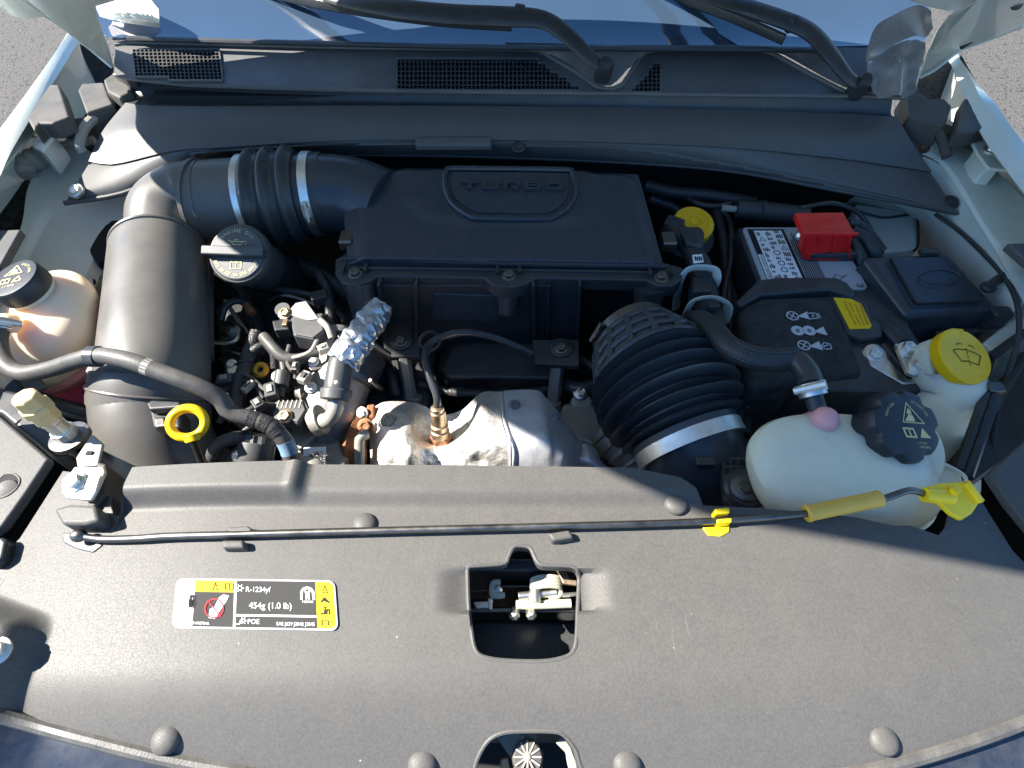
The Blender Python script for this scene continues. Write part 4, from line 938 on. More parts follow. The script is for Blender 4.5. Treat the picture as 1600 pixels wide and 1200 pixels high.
OF.line(mb, [(-.013, .018), (-.009, .0165), (-.006, .012), (.006, .012), (.0085, .0165), (.013, .0172)], .0012, .0004); OF.line(mb, [(-.009, .0165), (.0085, .0165)], .0012, .0004); OF.line(mb, [(-.003, .017), (-.003, .0195), (.001, .0195)], .001, .0004); OF.disc(mb, .0125, .0135, .001, 8, .0004)
OF.arc_text(mb, 'API SP/GF-6A SAE 0W-30', 0, 0, .0335, .0068, R(205), R(335), .0004, True)
OF.line(mb, [(-.008, -.024), (-.008, -.0135), (-.004, -.0145), (0, -.0135), (.004, -.0145), (.008, -.0135), (.008, -.024)], .001, .0004, True); OF.line(mb, [(0, -.0135), (0, -.024)], .001, .0004)
obj('print', mb, 'print_yellow', oc, flat=True)['kind'] = 'stuff'
obj('filler_neck', MB().lathe(cc_ - ca * .065, -ca, [(.036, 0), (.038, .05), (.042, .12)], 40), 'black_plastic', oc)

# ================================================================== dipstick
dp = thing('dipstick', 'yellow ring handled oil dipstick standing behind the radiator cover', 'dipstick', P(320, 730, .80))
dc = P(293, 661, .925); da = Vector((.25, -.55, .8))
obj('ring_handle', MB().torus(dc, da, .0165, .0052, 40, 14, 1.08), 'yellow', dp)
obj('neck', MB().tube([P(298, 678, .922), P(302, 690, .916)], lambda s: .009 - .001 * s, 16, 4, flat=.7), 'yellow', dp, bevel=.0015)
obj('stem', MB().tube([P(302, 686, .917), P(312, 712, .88), P(322, 736, .84)], .0048, 12, 12), 'dark_steel', dp)

# ================================================================== left hose
lh = thing('coolant_hose', 'thick grey rubber hose snaking from the amber tank across the intake resonator', 'hose', P(60, 590, .88))
hp = [P(2, 505, .94), P(-2, 535, .93), P(8, 567, .925), P(36, 583, .925), P(80, 576, .935), P(120, 563, .95), P(155, 556, .96), P(200, 563, .965), P(255, 583, .955), P(310, 604, .94), P(342, 622, .925), P(360, 645, .91), P(395, 655, .90), P(425, 668, .89), P(448, 695, .87), P(458, 735, .84), P(462, 770, .80)]
obj('hose', MB().tube(hp, .0098, 20, 220), 'hose_rubber', lh)
hs = cat_rom(hp, 221)
for i in (57, 59, 61): pass
ax = (hs[76] - hs[73]).normalized(); clamp_band('hose_clip', P(148, 557, .958), (1, -.05, .05), .0108, .012, lh, 'rubber')
ob = obj('blue_band', MB().tube([hs[186], hs[190], hs[193]], .0103, 16, 4), 'tape_blue', lh)
for k in (165, 171, 177): obj('tape_wrap', MB().tube([hs[k], hs[k + 2], hs[k + 4]], .0104, 16, 4), 'cable_tape', lh)
obj('print_band', MB().tube([hs[113], hs[115], hs[116]], .00995, 14, 4), 'bracket_grey', lh)
clamp_band('clamp', P(2, 508, .938), (P(2, 505, .94) - P(-2, 535, .93)), .0115, .014, lh, 'zinc', screw=P(14, 512, .96))

# ================================================================== amber coolant tank
ct_ = thing('coolant_tank', 'amber coolant tank with pink seam and round black cap beside the resonator', 'coolant tank', P(70, 560, .78))
cen = P(62, 500, .90); up_ = Vector((.02, -.22, 1)).normalized()
ka = Vector((-.16, -.08, 1)).normalized(); kc = P(20, 434, .965)
Cf = P(66, 536, .855); rg = []
for k in range(17):
    t = k / 16; c = Cf.lerp(kc - ka * .030, t) + Vector((.012, 0, .010)) * math.sin(math.pi * t); a = up_.lerp(ka, t).normalized()
    r_ = .0765 * (1 - t ** 2.4) + .030 * t ** 2.4 + .004 * math.sin(math.pi * t)
    e1, e2, _ = basis(a); rg.append([c + (e1 * math.cos(2 * math.pi * q / 56) * (1.06 - .06 * t) + e2 * math.sin(2 * math.pi * q / 56)) * r_ for q in range(56)])
obj('upper_shell', MB().rings(rg), 'tank_amber', ct_)
obj('seam_flange', MB().lathe(P(66, 536, .855), up_, [(.07, -.020), (.080, -.018), (.0835, -.012), (.0835, -.004), (.080, .001), (.074, .002)], 56, sx=1.06), 'tank_pink', ct_)
obj('lower_shell', MB().lathe(P(66, 536, .855), up_, [(.045, -.11), (.065, -.09), (.073, -.03), (.074, -.018)], 48, sx=1.06), 'fluid_pink', ct_)
for px in (140,): obj('mount_rib', MB().tube([P(px, 535, .85), P(px + 14, 552, .80)], .004, 8, 3), 'tank_pink', ct_)
cp = obj('cap', MB().lathe(kc, ka, [(.031, -.024), (.0325, -.022), (.0325, -.003), (.0305, 0), (.026, .0006)], 48), 'cap_black', ct_)
obj('filler_neck', MB().lathe(kc, ka, [(.031, -.036), (.029, -.03), (.028, -.018)], 40), 'tank_amber', ct_)
KF = Frame(kc + ka * .001, (1, 0, .3), (0, 1, .3), 0.); KF.n = ka; KF.x = (Vector((1, .15, 0)) - ka * ka.dot(Vector((1, .15, 0)))).normalized(); KF.y = ka.cross(KF.x); KF.x *= .86; KF.y *= .86
mb = MB()
KF.line(mb, [(-.014, .006), (0, .024), (.014, .006)], .0016, .0003, True); KF.poly(mb, [(-.007, .0085), (.006, .0085), (.003, .015), (-.002, .018)], .0003, .0002)
KF.line(mb, [(-.016, -.002), (-.002, -.002), (-.002, -.011), (-.016, -.011)], .0018, .0003, True); KF.line(mb, [(-.009, -.002), (-.009, -.011)], .0016, .0003)
KF.line(mb, [(.004, -.011), (.011, -.001), (.018, -.011)], .0018, .0003, True); KF.arc_text(mb, 'CAUTION', 0, 0, .026, .006, R(70), R(10), .0003); KF.text(mb, '1.1 BAR', 0, -.018, .006, .0003)
obj('cap_print', mb, 'print_yellow', cp, flat=True)['kind'] = 'stuff'
obj('hose_nipple', MB().tube([P(24, 506, .93), P(4, 505, .94)], .0125, 16, 4), 'tank_amber', ct_)

# ================================================================== air-conditioning service port with its bracket
sp = thing('service_port', 'tan capped metal service port on a bolted grey bracket beside the radiator cover', 'service port', P(120, 770, .93))
a0 = P(92, 668, .965); a1 = P(60, 640, .995)
dr = (a1 - a0).normalized()
obj('cap', MB().lathe(P(72, 650, .985) - dr * .004, dr, [(.0125, 0), (.0125, .012), (.0145, .013), (.0145, .021), (.0125, .022), (.0120, .034), (.010, .036)], 8), 'tan_cap', sp, bevel=.0012)
obj('valve_body', MB().lathe(a0 - dr * .024, dr, [(.0118, 0), (.0118, .020), (.0095, .021), (.0095, .034), (.0105, .035), (.0105, .052)], 10), 'zinc', sp, bevel=.001)
obj('washer', MB().lathe(P(110, 684, .948), dr, [(.0195, -.003), (.0195, .003), (.012, .004)], 32), 'dark_steel', sp)
b1 = obj('bracket_arm', MB().prism([P(x, y, zz) for x, y, zz in ((142, 679, .955), (160, 694, .955), (152, 728, .957), (120, 730, .957), (118, 716, .952))], Vector((0, .002, -.004))), 'bracket_grey', sp, bevel=.0015)
obj('slot', MB().box(P(140, 708, .9565), (.006, .004, .002)), 'dark_void', b1)
bp2 = obj('bracket_plate', MB().prism(PL([(116, 728), (162, 728), (164, 737), (152, 764), (142, 782), (104, 778), (94, 770), (98, 756)], .975), .005), 'zinc', sp, bevel=.002)
obj('raised_step', MB().prism(PL([(138, 742), (158, 742), (150, 766), (130, 762)], .978), .004), 'zinc', bp2, bevel=.0015)
hexbolt('bolt', P(117, 754, .976), (0, -.1, 1), .0078, bp2, 'zinc')
obj('bracket_leg', MB().prism(PL([(150, 720), (166, 724), (166, 770), (140, 800), (130, 798), (146, 768)], .966), .05), 'hinge_plastic', sp, bevel=.003)
# ================================================================== ribbed hose on the right
rh = thing('ribbed_air_hose', 'thick black ribbed rubber air hose with waffle cuff below the filter box', 'air hose', P(1085, 760, .70))
c0, c1, c2_, c3 = P(984, 520, .845), P(1012, 565, .85), P(1048, 635, .852), P(1080, 702, .840)
pth = cat_rom([c0, c1, c2_, c3], 200)
def seg_(a, b): return pth[int(a * 199):int(b * 199) + 1]
def tube_from(pts, r, seg=56, n=None, **k): return MB().tube(pts, r, seg, n or len(pts), smooth=False, **k)
obj('top_cuff', tube_from(seg_(0, .08), .054), 'ribbed_rubber', rh)
WA, WB = .07, .44
obj('waffle_cuff', tube_from(seg_(WA - .01, WB), lambda s: .058 + .026 * s), 'ribbed_rubber', rh)
# waffle ribs: rings and lengthwise bars standing proud
P0 = pth[12]; axw = (pth[80] - pth[14]).normalized()
wv = Vector((0, -.45, .9)); wv = (wv - axw * wv.dot(axw)).normalized(); wu = axw.cross(wv)
for sx_ in (.12, .215, .31, .405):
    i = int(sx_ * 199); f = (sx_ - WA) / (WB - WA)
    obj('waffle_ring', MB().torus(pth[i], axw, .0595 + .026 * f, .0042, 48, 6), 'ribbed_rubber', rh)
for a in range(-84, 85, 24):
    pts = []
    for sx_ in (.12, .215, .31, .405):
        i = int(sx_ * 199); f = (sx_ - WA) / (WB - WA); r_ = .0605 + .026 * f
        pts.append(pth[i] + (wv * math.cos(R(a + sx_ * 30)) + wu * math.sin(R(a + sx_ * 30))) * r_)
    obj('waffle_bar', MB().tube(pts, .0044, 6, 12), 'ribbed_rubber', rh)
NR = 6
def ribs(s):
    ph = (s * NR) % 1.0
    env = .086 + .010 * math.sin(math.pi * min(1, s * 1.05 + .10)) - .010 * smooth(.80, 1, s)
    big = max(0, 1 - abs(ph - .42) / .17); small = max(0, 1 - abs(ph - .86) / .13)
    return env * (.76 + .26 * big ** .8 + .13 * small ** .8)
obj('ribbed_sleeve', tube_from(cat_rom(seg_(.42, .90), 240), ribs, 72), 'ribbed_rubber', rh)
obj('lower_cuff', tube_from(seg_(.88, 1.0), lambda s: .0685 - .001 * s), 'ribbed_rubber', rh)
axl = (pth[199] - pth[180]).normalized()
clamp_band('clamp', pth[193], axl, .0685, .018, rh, 'zinc', thick=.002)
obj('outlet_elbow', MB().tube([pth[192], pth[199], P(1092, 735, .81), P(1092, 775, .75), P(1070, 830, .68)], lambda s: .064 + .003 * math.sin(s * 3), 48, 24), 'lid_plastic', rh)
obj('stop_lug', MB().box(pth[198] + Vector((-.005, -.045, .048)), (.022, .012, .010)), 'black_plastic', rh, bevel=.002)
axt = (pth[8] - pth[0]).normalized()
clamp_band('clamp', pth[8], axt, .058, .013, rh, 'dark_steel', screw=P(935, 520, .87))
# aluminium housing behind it
ah = thing('alloy_housing', 'rough cast alloy housing between the heat shield and the ribbed hose', 'housing', P(940, 700, .66))
obj('casting', MB().frustum(PL([(880, 628), (960, 632), (1010, 690), (1010, 712), (905, 690), (868, 660)], .745), PL([(880, 660), (960, 660), (1000, 720), (990, 740), (905, 725), (868, 700)], .66)), 'aluminium', ah, bevel=.008, bseg=3)
obj('bolt_boss', MB().lathe(P(908, 632, .735), (0, -.2, 1), [(.022, -.04), (.018, -.003), (.017, .010), (.014, .012)], 24), 'aluminium', ah, bevel=.002)
hexbolt('bolt', P(907, 614, .752), (0, -.2, 1), .0085, ah, 'steel')
obj('pipe_stub', MB().tube([P(945, 668, .75), P(985, 715, .735), P(1005, 742, .72)], lambda s: .030 - .009 * smooth(.25, .95, s) + .003 * (abs((s * 5) % 1 - .5) < .12), 24, 30), 'aluminium', ah)
obj('end_cap', MB().lathe(P(1008, 742, .722), (.5, -.6, -.3), [(.012, -.01), (.012, .02), (.008, .022)], 16), 'zinc', ah)
br = thing('shield_bracket', 'crumpled grey metal bracket between the heat shield and radiator cover', 'bracket', P(930, 735, .70))
obj('plate', MB().sheet([[P(895, 700, .76), P(915, 694, .765), P(932, 702, .76), P(934, 718, .755)], [P(885, 728, .75), P(905, 716, .765), P(930, 724, .765), P(955, 735, .75)], [P(880, 745, .73), P(905, 742, .745), P(940, 748, .745), P(985, 755, .73)]], 22, 16, .002,
    fn=lambda p, u, v: p + Vector((0, 0, .004 * noise.noise(p * 60)))), 'foil_smooth', br)

# ================================================================== turbo heat shield
hs_ = thing('heat_shield', 'crumpled silver turbo heat shield with embossed foil and bolts', 'heat shield', P(740, 735, .66))
def wrinkle(amp, sc):
    return lambda p, u, v: p + Vector((0, -.5, .8)) * (amp * noise.noise(p * sc) + amp * .5 * noise.noise(p * sc * 2.3))
rA = [P(578, 640, .78), P(602, 628, .785), P(640, 628, .785), P(662, 634, .775), P(690, 648, .765), P(722, 640, .77), P(752, 614, .785), P(782, 612, .787)]
rB = [P(578, 672, .782), P(602, 660, .80), P(640, 662, .805), P(662, 676, .775), P(690, 690, .765), P(722, 676, .785), P(752, 650, .81), P(784, 655, .81)]
rC = [P(578, 715, .77), P(602, 705, .80), P(640, 705, .81), P(662, 705, .79), P(690, 705, .785), P(722, 700, .805), P(755, 695, .812), P(794, 698, .812)]
rD = [P(578, 768, .73), P(602, 768, .75), P(640, 768, .755), P(662, 768, .75), P(690, 768, .75), P(722, 768, .75), P(760, 768, .75), P(796, 768, .75)]
obj('crumpled_shell', MB().sheet([rA, rB, rC, rD], 90, 70, .0012, fn=lambda p, u, v: p + Vector((0, -.5, .8)) * ((.0016 + .0032 * smooth(.35, .8, v)) * (noise.noise(p * 46) + .6 * noise.noise(p * 100)))), 'foil', hs_)
sA = [P(782, 616, .79), P(792, 610, .795), P(838, 610, .795), P(854, 622, .79), P(876, 648, .785), P(908, 688, .775)]
sB = [P(786, 655, .815), P(796, 652, .82), P(845, 655, .82), P(864, 664, .81), P(886, 680, .795), P(910, 700, .775)]
sC = [P(796, 694, .820), P(806, 693, .824), P(850, 696, .824), P(868, 706, .812), P(886, 716, .797), P(904, 716, .775)]
sD = [P(796, 768, .755), P(806, 768, .76), P(848, 768, .76), P(866, 768, .755), P(880, 768, .75), P(890, 768, .74)]
obj('smooth_shell', MB().sheet([sA, sB, sC, sD], 60, 46, .0012, fn=wrinkle(.0012, 30)), 'foil_smooth', hs_)
obj('fold_edge', MB().tube([P(783, 614, .796), P(788, 655, .822), P(797, 696, .826), P(797, 768, .76)], .0022, 8, 40), 'foil_smooth', hs_)
for px, py, zz, mm in ((608, 657, .803, 'bronze'), (804, 634, .812, 'dark_steel'), (866, 652, .796, 'dark_steel')):
    hexbolt('bolt', P(px, py, zz), (0, -.5, .85), .0085 if mm == 'bronze' else .0065, hs_, mm, h=.008)
# ================================================================== oxygen sensor with its lead
ox = thing('oxygen_sensor', 'bronze oxygen sensor with black lead screwed through the heat shield', 'oxygen sensor', P(688, 690, .76))
xa = (P(683, 640, .83) - P(690, 692, .772)).normalized(); xo = P(690, 690, .772)
obj('seat_washer', MB().lathe(xo, xa, [(.024, -.012), (.024, -.004), (.021, 0)], 32), 'rust_nut', ox)
obj('hex_nut', MB().lathe(xo, xa, [(.0165, -.002), (.0165, .010), (.014, .013)], 6), 'rust_nut', ox, bevel=.0012)
obj('body', MB().lathe(xo, xa, [(.0135, .012), (.0135, .022), (.0115, .024), (.0125, .025), (.0125, .032), (.0105, .034), (.0105, .055), (.009, .057), (.009, .062), (.006, .064)], 32), 'bronze', ox)
obj('lead', MB().tube([xo + xa * .06, P(682, 618, .845), P(670, 585, .86), P(664, 560, .86), P(668, 540, .85), P(690, 526, .845), P(725, 519, .845), P(775, 528, .83), P(832, 552, .81)], .0052, 12, 90), 'rubber', ox)
obj('second_lead', MB().tube([P(668, 552, .852), P(676, 536, .846), P(698, 527, .840), P(730, 521, .840), P(780, 532, .826), P(830, 556, .806)], .0035, 10, 60), 'rubber', ox)

# ================================================================== dark rocker cover and engine block below
eb = thing('engine_block', 'dark engine block and rocker cover deep below the air filter box', 'engine block', (0, .5, .40))
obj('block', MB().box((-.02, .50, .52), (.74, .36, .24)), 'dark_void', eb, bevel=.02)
obj('rocker_cover', MB().frustum(PL([(705, 545), (735, 535), (875, 538), (882, 580), (868, 592), (700, 590), (692, 575)], .765), PL([(690, 540), (735, 525), (890, 530), (892, 600), (870, 610), (695, 608), (680, 590)], .72)), 'black_plastic', eb, bevel=.006, bseg=3)
obj('cover_flange', MB().prism(PL([(684, 585), (892, 588), (900, 604), (880, 612), (690, 610)], .725), .01), 'black_plastic', eb, bevel=.003)
obj('cam_housing', MB().box((-.26, .60, .68), (.26, .28, .10)), 'black_plastic', eb, bevel=.01)
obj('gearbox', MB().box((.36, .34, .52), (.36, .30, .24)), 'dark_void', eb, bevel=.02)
obj('rear_loom', MB().tube([P(400, 400, .80), P(470, 415, .80), P(520, 440, .79), P(560, 470, .77)], .015, 12, 30), 'loom', eb)

# ================================================================== battery
bt_ = thing('battery', 'dark car battery with printed grey label beneath the red terminal cover', 'battery', P(1250, 470, .70))
zb = .88
bx0 = P(1160, 358, zb).x - .006; bx1 = P(1330, 440, zb).x + .055; by0 = P(1250, 352, zb).y; by1 = P(1250, 500, zb).y
obj('case', MB().box(((bx0 + bx1) / 2, (by0 + by1) / 2 - .06, zb - .10), (bx1 - bx0, by0 - by1 + .12, .195)), 'black_plastic', bt_, bevel=.006)
LX0, LX1 = P(1160, 358, zb).x, P(1197, 440, zb).x
BFm = Frame((P(1159, 356, zb).x, P(1195, 452, zb).y, zb - .001), (1, 0, 0), (0, 1, 0), 0.)
lw, lh_ = .152, P(1159, 356, zb).y - P(1195, 452, zb).y
lbp = obj('label_plate', BFm.poly(MB(), rrect(0, 0, lw, lh_, .008), .002, .004), 'label_grey', bt_, bevel=.0005)
mb = MB(); BFm.rect(mb, .007, .0, .016, lh_ - .005, .0024, .0003); BFm.rect(mb, .062, .002, .066, lh_ - .005, .0024, .0003); BFm.rect(mb, .016, lh_ - .008, .066, lh_ - .005, .0024, .0003)
obj('dark_band', mb, 'label_black', lbp, flat=True)
mb = MB(); BFm.rect(mb, .017, .002, .061, lh_ - .009, .0024, .0003); BFm.rect(mb, .008, .02, .0150, .075, .0028, .0003)
obj('white_panel', mb, 'label_white', lbp, flat=True)
mb = MB(); random.seed(5)
for c in range(3):
    x0 = .0185 + c * .0145
    y = .006
    while y < lh_ - .014:
        k = random.random(); L_ = random.uniform(.006, .012)
        if k < .12: BFm.ring(mb, x0 + .006, y + .006, .0055, .0014, 18, .0030); y += .015
        elif k < .2: BFm.line(mb, [(x0 + .001, y + .001), (x0 + .006, y + .010), (x0 + .011, y + .001)], .0009, .0030, True); y += .014
        else:
            for r_ in range(random.randint(2, 4)):
                BFm.rect(mb, x0 + .001 + r_ * .0028, y, x0 + .0025 + r_ * .0028, y + L_ * random.uniform(.6, 1), .0030, .0001)
            y += L_ + .003
for r_ in range(9): BFm.rect(mb, .068 + r_ * .0032, .012 + random.uniform(0, .006), .0692 + r_ * .0032, lh_ - .012 - random.uniform(0, .02), .0030, .0001)
BFm.line(mb, [(.10, .010), (.113, .030), (.125, .024)], .001, .0030); BFm.line(mb, [(.098, .004), (.130, .030)], .001, .0030); BFm.text(mb, 'Pb', .142, .006, .012, .0030, R(200))
BFm.text(mb, 'WARNING DANGER', .0115, .047, .0058, .0034, R(-90))
o = obj('label_print', mb, 'label_black', lbp, flat=True); o['kind'] = 'stuff'
sl = PL([(1150, 470), (1185, 436), (1215, 432), (1306, 432), (1325, 440), (1340, 458), (1336, 464), (1300, 452), (1190, 460), (1158, 478)], zb + .012)
obj('cover_lip', MB().prism(sl, .03), 'black_plastic', bt_, bevel=.005, bseg=3)
# felt sleeve
fs_ = thing('battery_sleeve', 'black felt insulating sleeve over the front of the battery with white warning pictograms', 'battery sleeve', P(1250, 640, .66))
ztop = .885
tq = PL([(1156, 478), (1188, 462), (1310, 458), (1354, 586), (1168, 606)], ztop); bq = [p + Vector((0, -.004, -.19)) for p in tq]
obj('felt_cover', MB().frustum(tq, bq), 'felt', fs_, bevel=.012, bseg=4)
def fpt(px, py): return P(px, py, ztop)
SF = Frame(fpt(1258, 515), fpt(1285, 514) - fpt(1235, 516), (0, 1, 0), .0008)
mb = MB()
def sfl(px, py):
    d = fpt(px, py) - SF.o; return d.dot(SF.x), d.dot(SF.y)
for row in (((1238, 494, 'c'), (1256, 494, 't'), (1270, 494, 's')), ((1246, 517, 'd'), (1264, 517, 'd'), (1281, 518, 't')), ((1256, 540, 'c'), (1274, 541, 't'), (1290, 541, 'b'))):
    for px, py, k in row:
        x, y = sfl(px, py); r_ = .0088
        if k == 'c': SF.ring(mb, x, y, r_, .0018, 24); SF.line(mb, [(x - .005, y + .005), (x + .005, y - .005)], .0016); SF.line(mb, [(x - .003, y - .004), (x + .003, y + .004)], .002)
        if k == 'd': SF.ring(mb, x, y, r_, .0058, 24); SF.line(mb, [(x - .002, y), (x + .002, y)], .001)
        if k == 't': SF.ring(mb, x, y - .001, r_ * 1.05, .0046, 3, a0=R(150), a1=R(150) + 2 * math.pi - 1e-7) if False else SF.poly(mb, [(x - .009, y), (x + .0075, y + .008), (x + .0075, y - .008)])
        if k == 's': SF.line(mb, [(x - .006, y - .005), (x - .006, y + .005), (x + .006, y + .005), (x + .006, y - .005)], .0016, None, True); SF.disc(mb, x, y, .0018, 8); SF.line(mb, [(x + .009, y - .004), (x + .009, y + .004)], .0014)
        if k == 'b': SF.line(mb, [(x - .006, y), (x, y + .006), (x + .007, y + .003), (x + .006, y - .005), (x - .002, y - .006)], .0016, None, True); SF.line(mb, [(x - .002, y), (x + .003, y + .001)], .002)
o = obj('pictogram', mb, 'print_grey', fs_, flat=True); o['kind'] = 'stuff'
# yellow label tab beside the sleeve
yt = thing('warning_tag', 'yellow warning tag with orange print on a black plate beside the felt sleeve', 'warning tag', P(1340, 500, .86))
pt = obj('plate', MB().prism(PL([(1298, 462), (1335, 462), (1358, 474), (1366, 500), (1382, 505), (1380, 526), (1345, 530), (1325, 520)], .888), .012), 'black_plastic', yt, bevel=.003)
yl = obj('sticker', MB().prism(PL([(1303, 465), (1330, 467), (1346, 475), (1362, 508), (1360, 513), (1328, 514)], .8888), .0012), 'label_yellow', yt)
mb = MB()
for k in range(4):
    a_ = P(1319 + k * 8.5, 471 + k * 1.6, .8895); b_ = P(1338 + k * 6.2, 508 + k * 0, .8895); dd = (b_ - a_); nn = dd.cross(Vector((0, 0, 1))).normalized() * (.0011 if k < 3 else .0016)
    for j in range(9):
        if random.random() < .12: continue
        p0 = a_ + dd * (j / 9); p1 = a_ + dd * ((j + .72) / 9); mb.add([p0 - nn, p1 - nn, p1 + nn, p0 + nn], [(0, 1, 2, 3)])
obj('sticker_print', mb, 'print_orange', yl, flat=True)['kind'] = 'stuff'
# red positive terminal cover
rc_ = thing('terminal_cover', 'bright red plastic cover over the positive battery terminal', 'terminal cover', P(1290, 400, .87))
T = [P(1242, 332, .935), P(1318, 331, .935), P(1336, 364, .930), P(1257, 367, .930)]
obj('top', MB().prism(T, .010), 'red', rc_, bevel=.002)
Bf = [P(1257, 367, .932), P(1336, 364, .932), P(1328, 384, .905), P(1335, 404, .885), P(1300, 408, .883), P(1256, 406, .885), P(1250, 392, .895)]
fr_ = obj('front_face', MB().prism(Bf, Vector((0, .014, 0))), 'red', rc_, bevel=.0015)
for u in (.30, .60, .90): obj('rib', MB().tube([Bf[0].lerp(Bf[1], u) + Vector((0, -.002, -.002)), Bf[6].lerp(Bf[3], u) + Vector((0, -.002, 0))], .0011, 6, 2), 'red', fr_)
obj('hinge_strip', MB().box(P(1297, 366, .931), (.082, .004, .005)), 'red', fr_, bevel=.001)
obj('clamp_nut', MB().lathe(P(1252, 368, .905), (-.8, -.4, .4), [(.008, -.012), (.008, .006), (.004, .009)], 6), 'zinc', rc_, bevel=.001)
obj('terminal_base', MB().box(P(1290, 385, .885), (.075, .06, .02)), 'black_plastic', rc_, bevel=.003)
# negative clamp
ng = thing('battery_clamp', 'bolted steel negative cable clamp between the felt sleeve and washer neck', 'battery clamp', P(1400, 570, .84))
zn = .872
obj('ring_terminal', MB().lathe(P(1365, 557, zn), (0, -.15, 1), [(.0185, -.012), (.0185, .004), (.016, .007), (.011, .008)], 32), 'steel', ng, bevel=.001)
hexbolt('bolt', P(1365, 556, zn + .006), (0, -.15, 1), .0085, ng, 'zinc')
obj('lever_arm', MB().prism(PL([(1352, 545), (1372, 544), (1388, 560), (1412, 585), (1420, 592), (1440, 590), (1438, 598), (1412, 600), (1385, 585), (1360, 570)], zn + .007), .010), 'steel', ng, bevel=.002)
obj('insulator', MB().prism(PL([(1376, 535), (1396, 528), (1450, 578), (1452, 592), (1424, 588)], zn + .010), .018), 'black_plastic', ng, bevel=.004)
obj('bus_plate', MB().prism(PL([(1398, 536), (1424, 536), (1454, 582), (1430, 587), (1418, 582)], zn + .020), .006), 'steel', ng, bevel=.0015)
for px, py in ((1416, 547), (1433, 574)): hexbolt('nut', P(px, py, zn + .020), (0, -.15, 1), .0088, ng, 'zinc', h=.011)
obj('cable_lug', MB().tube([P(1408, 534, zn + .016), P(1394, 518, zn + .018), P(1380, 505, zn + .010)], .011, 14, 8, flat=.7), 'loom', ng)

# ================================================================== fuse box
fb = thing('fuse_box', 'black fuse box with sloped lid between battery and right wing', 'fuse box', P(1460, 500, .72))
Tq = [P(1348, 400, .905), P(1482, 394, .905), P(1562, 482, .888), P(1420, 494, .888)]
Bq = [p + Vector(d) for p, d in zip(Tq, ((-.008, 0, -.12), (.006, 0, -.12), (.006, -.008, -.12), (-.008, -.010, -.12)))]
flid = obj('lid', MB().frustum(Tq, Bq), 'lid_plastic', fb, bevel=.008, bseg=4)
inn = [P(1392, 404, .9065), P(1468, 401, .9065), P(1538, 470, .894), P(1432, 474, .894)]
obj('raised_panel', MB().prism([p + Vector((0, 0, .0002)) for p in inn], .006), 'lid_plastic', flid, bevel=.001)
gl = [P(1391, 404, .9075), P(1431, 475, .8955), P(1530, 471, .8955)]
obj('panel_groove', MB().tube([p for p in lin(gl, 30)], .0016, 6, 30, smooth=False), 'dark_void', flid)
obj('embossed_oval', MB().tube([P(1470 + 32 * math.cos(a), 433 + 11 * math.sin(a), .9035) for a in [k * math.pi / 12 for k in range(25)]], .0009, 5, 50), 'lid_plastic', flid)
obj('front_step', MB().prism([p + Vector((0, -.006, -.028)) for p in (P(1478, 490, .888), P(1556, 484, .888), P(1560, 492, .888), P(1480, 498, .888))], .07), 'black_plastic', fb, bevel=.003)
obj('lock_tab', MB().box(P(1556, 496, .875), (.028, .02, .03)), 'black_plastic', fb, bevel=.004)
obj('hinge_tab', MB().box(P(1452, 394, .908), (.03, .01, .008)), 'black_plastic', fb, bevel=.002)
# ================================================================== white expansion tank
wt = thing('expansion_tank', 'milky white expansion tank with pink nipple and lobed black cap behind the radiator cover', 'coolant tank', P(1300, 800, .80))
def blob(cx, rows, seg=56):
    """rows: (centre px, py, z, rx, ry) stacked superellipse rings"""
    out = []
    for px, py, z, rx, ry, e in rows:
        c = P(px, py, z); ring = []
        for k in range(seg):
            a = 2 * math.pi * k / seg; ca_, sa_ = math.cos(a), math.sin(a)
            ring.append(c + Vector((rx * math.copysign(abs(ca_) ** e, ca_), ry * math.copysign(abs(sa_) ** e, sa_), 0)))
        out.append(ring)
    return MB().rings(out)
zt = .945
obj('upper_shell', blob(0, [(1313, 752, .872, .098, .060, .76), (1313, 750, .89, .102, .064, .76), (1314, 744, .905, .102, .066, .77), (1315, 735, .920, .100, .066, .78), (1316, 725, .932, .095, .063, .80), (1316, 716, .940, .086, .056, .8), (1316, 710, .945, .072, .045, .85), (1315, 706, .9475, .048, .028, .9), (1315, 704, .948, .015, .010, 1)]), 'tank_white', wt)
obj('seam_flange', blob(0, [(1311, 757, .862, .102, .062, .76), (1311, 757, .865, .106, .066, .76), (1311, 757, .873, .106, .066, .76), (1311, 757, .876, .102, .062, .76)]), 'tank_white', wt, bevel=.001)
obj('lower_shell', blob(0, [(1311, 757, .77, .085, .045, .75), (1311, 757, .79, .096, .056, .7), (1311, 757, .865, .098, .058, .76)]), 'tank_white', wt)
obj('cap_pedestal', MB().lathe(P(1404, 700, .915), (.12, -.25, 1), [(.052, -.05), (.050, -.01), (.046, .010), (.04, .016)], 44), 'tank_white', wt)
obj('mould_mark', MB().torus(P(1282, 713, .9445), (0, -.2, 1), .0042, .0008, 20, 6), 'tank_white', wt)
ka = Vector((.16, -.38, 1)).normalized(); kc = P(1419, 664, .968)
def lobe(a): return 1 - .13 * max(0, math.cos(a * 7 + .6)) ** 1.6
cap = obj('lobed_cap', MB().lathe(kc, ka, [(.036, -.034), (.0395, -.031), (.0395, -.006), (.037, -.001), (.031, .0)], 96, fn=lobe), 'cap_black', wt, ang=50)
CF = Frame(kc, (1, 0, 0), (0, 1, 0), 0.); CF.n = ka; CF.x = (Vector((1, -.05, 0)) - ka * ka.dot(Vector((1, -.05, 0)))).normalized(); CF.y = ka.cross(CF.x); CF.x *= .95; CF.y *= .95
mb = MB()
CF.line(mb, [(-.006, .003), (.001, .025), (.020, .003)], .0011, .0004, True)
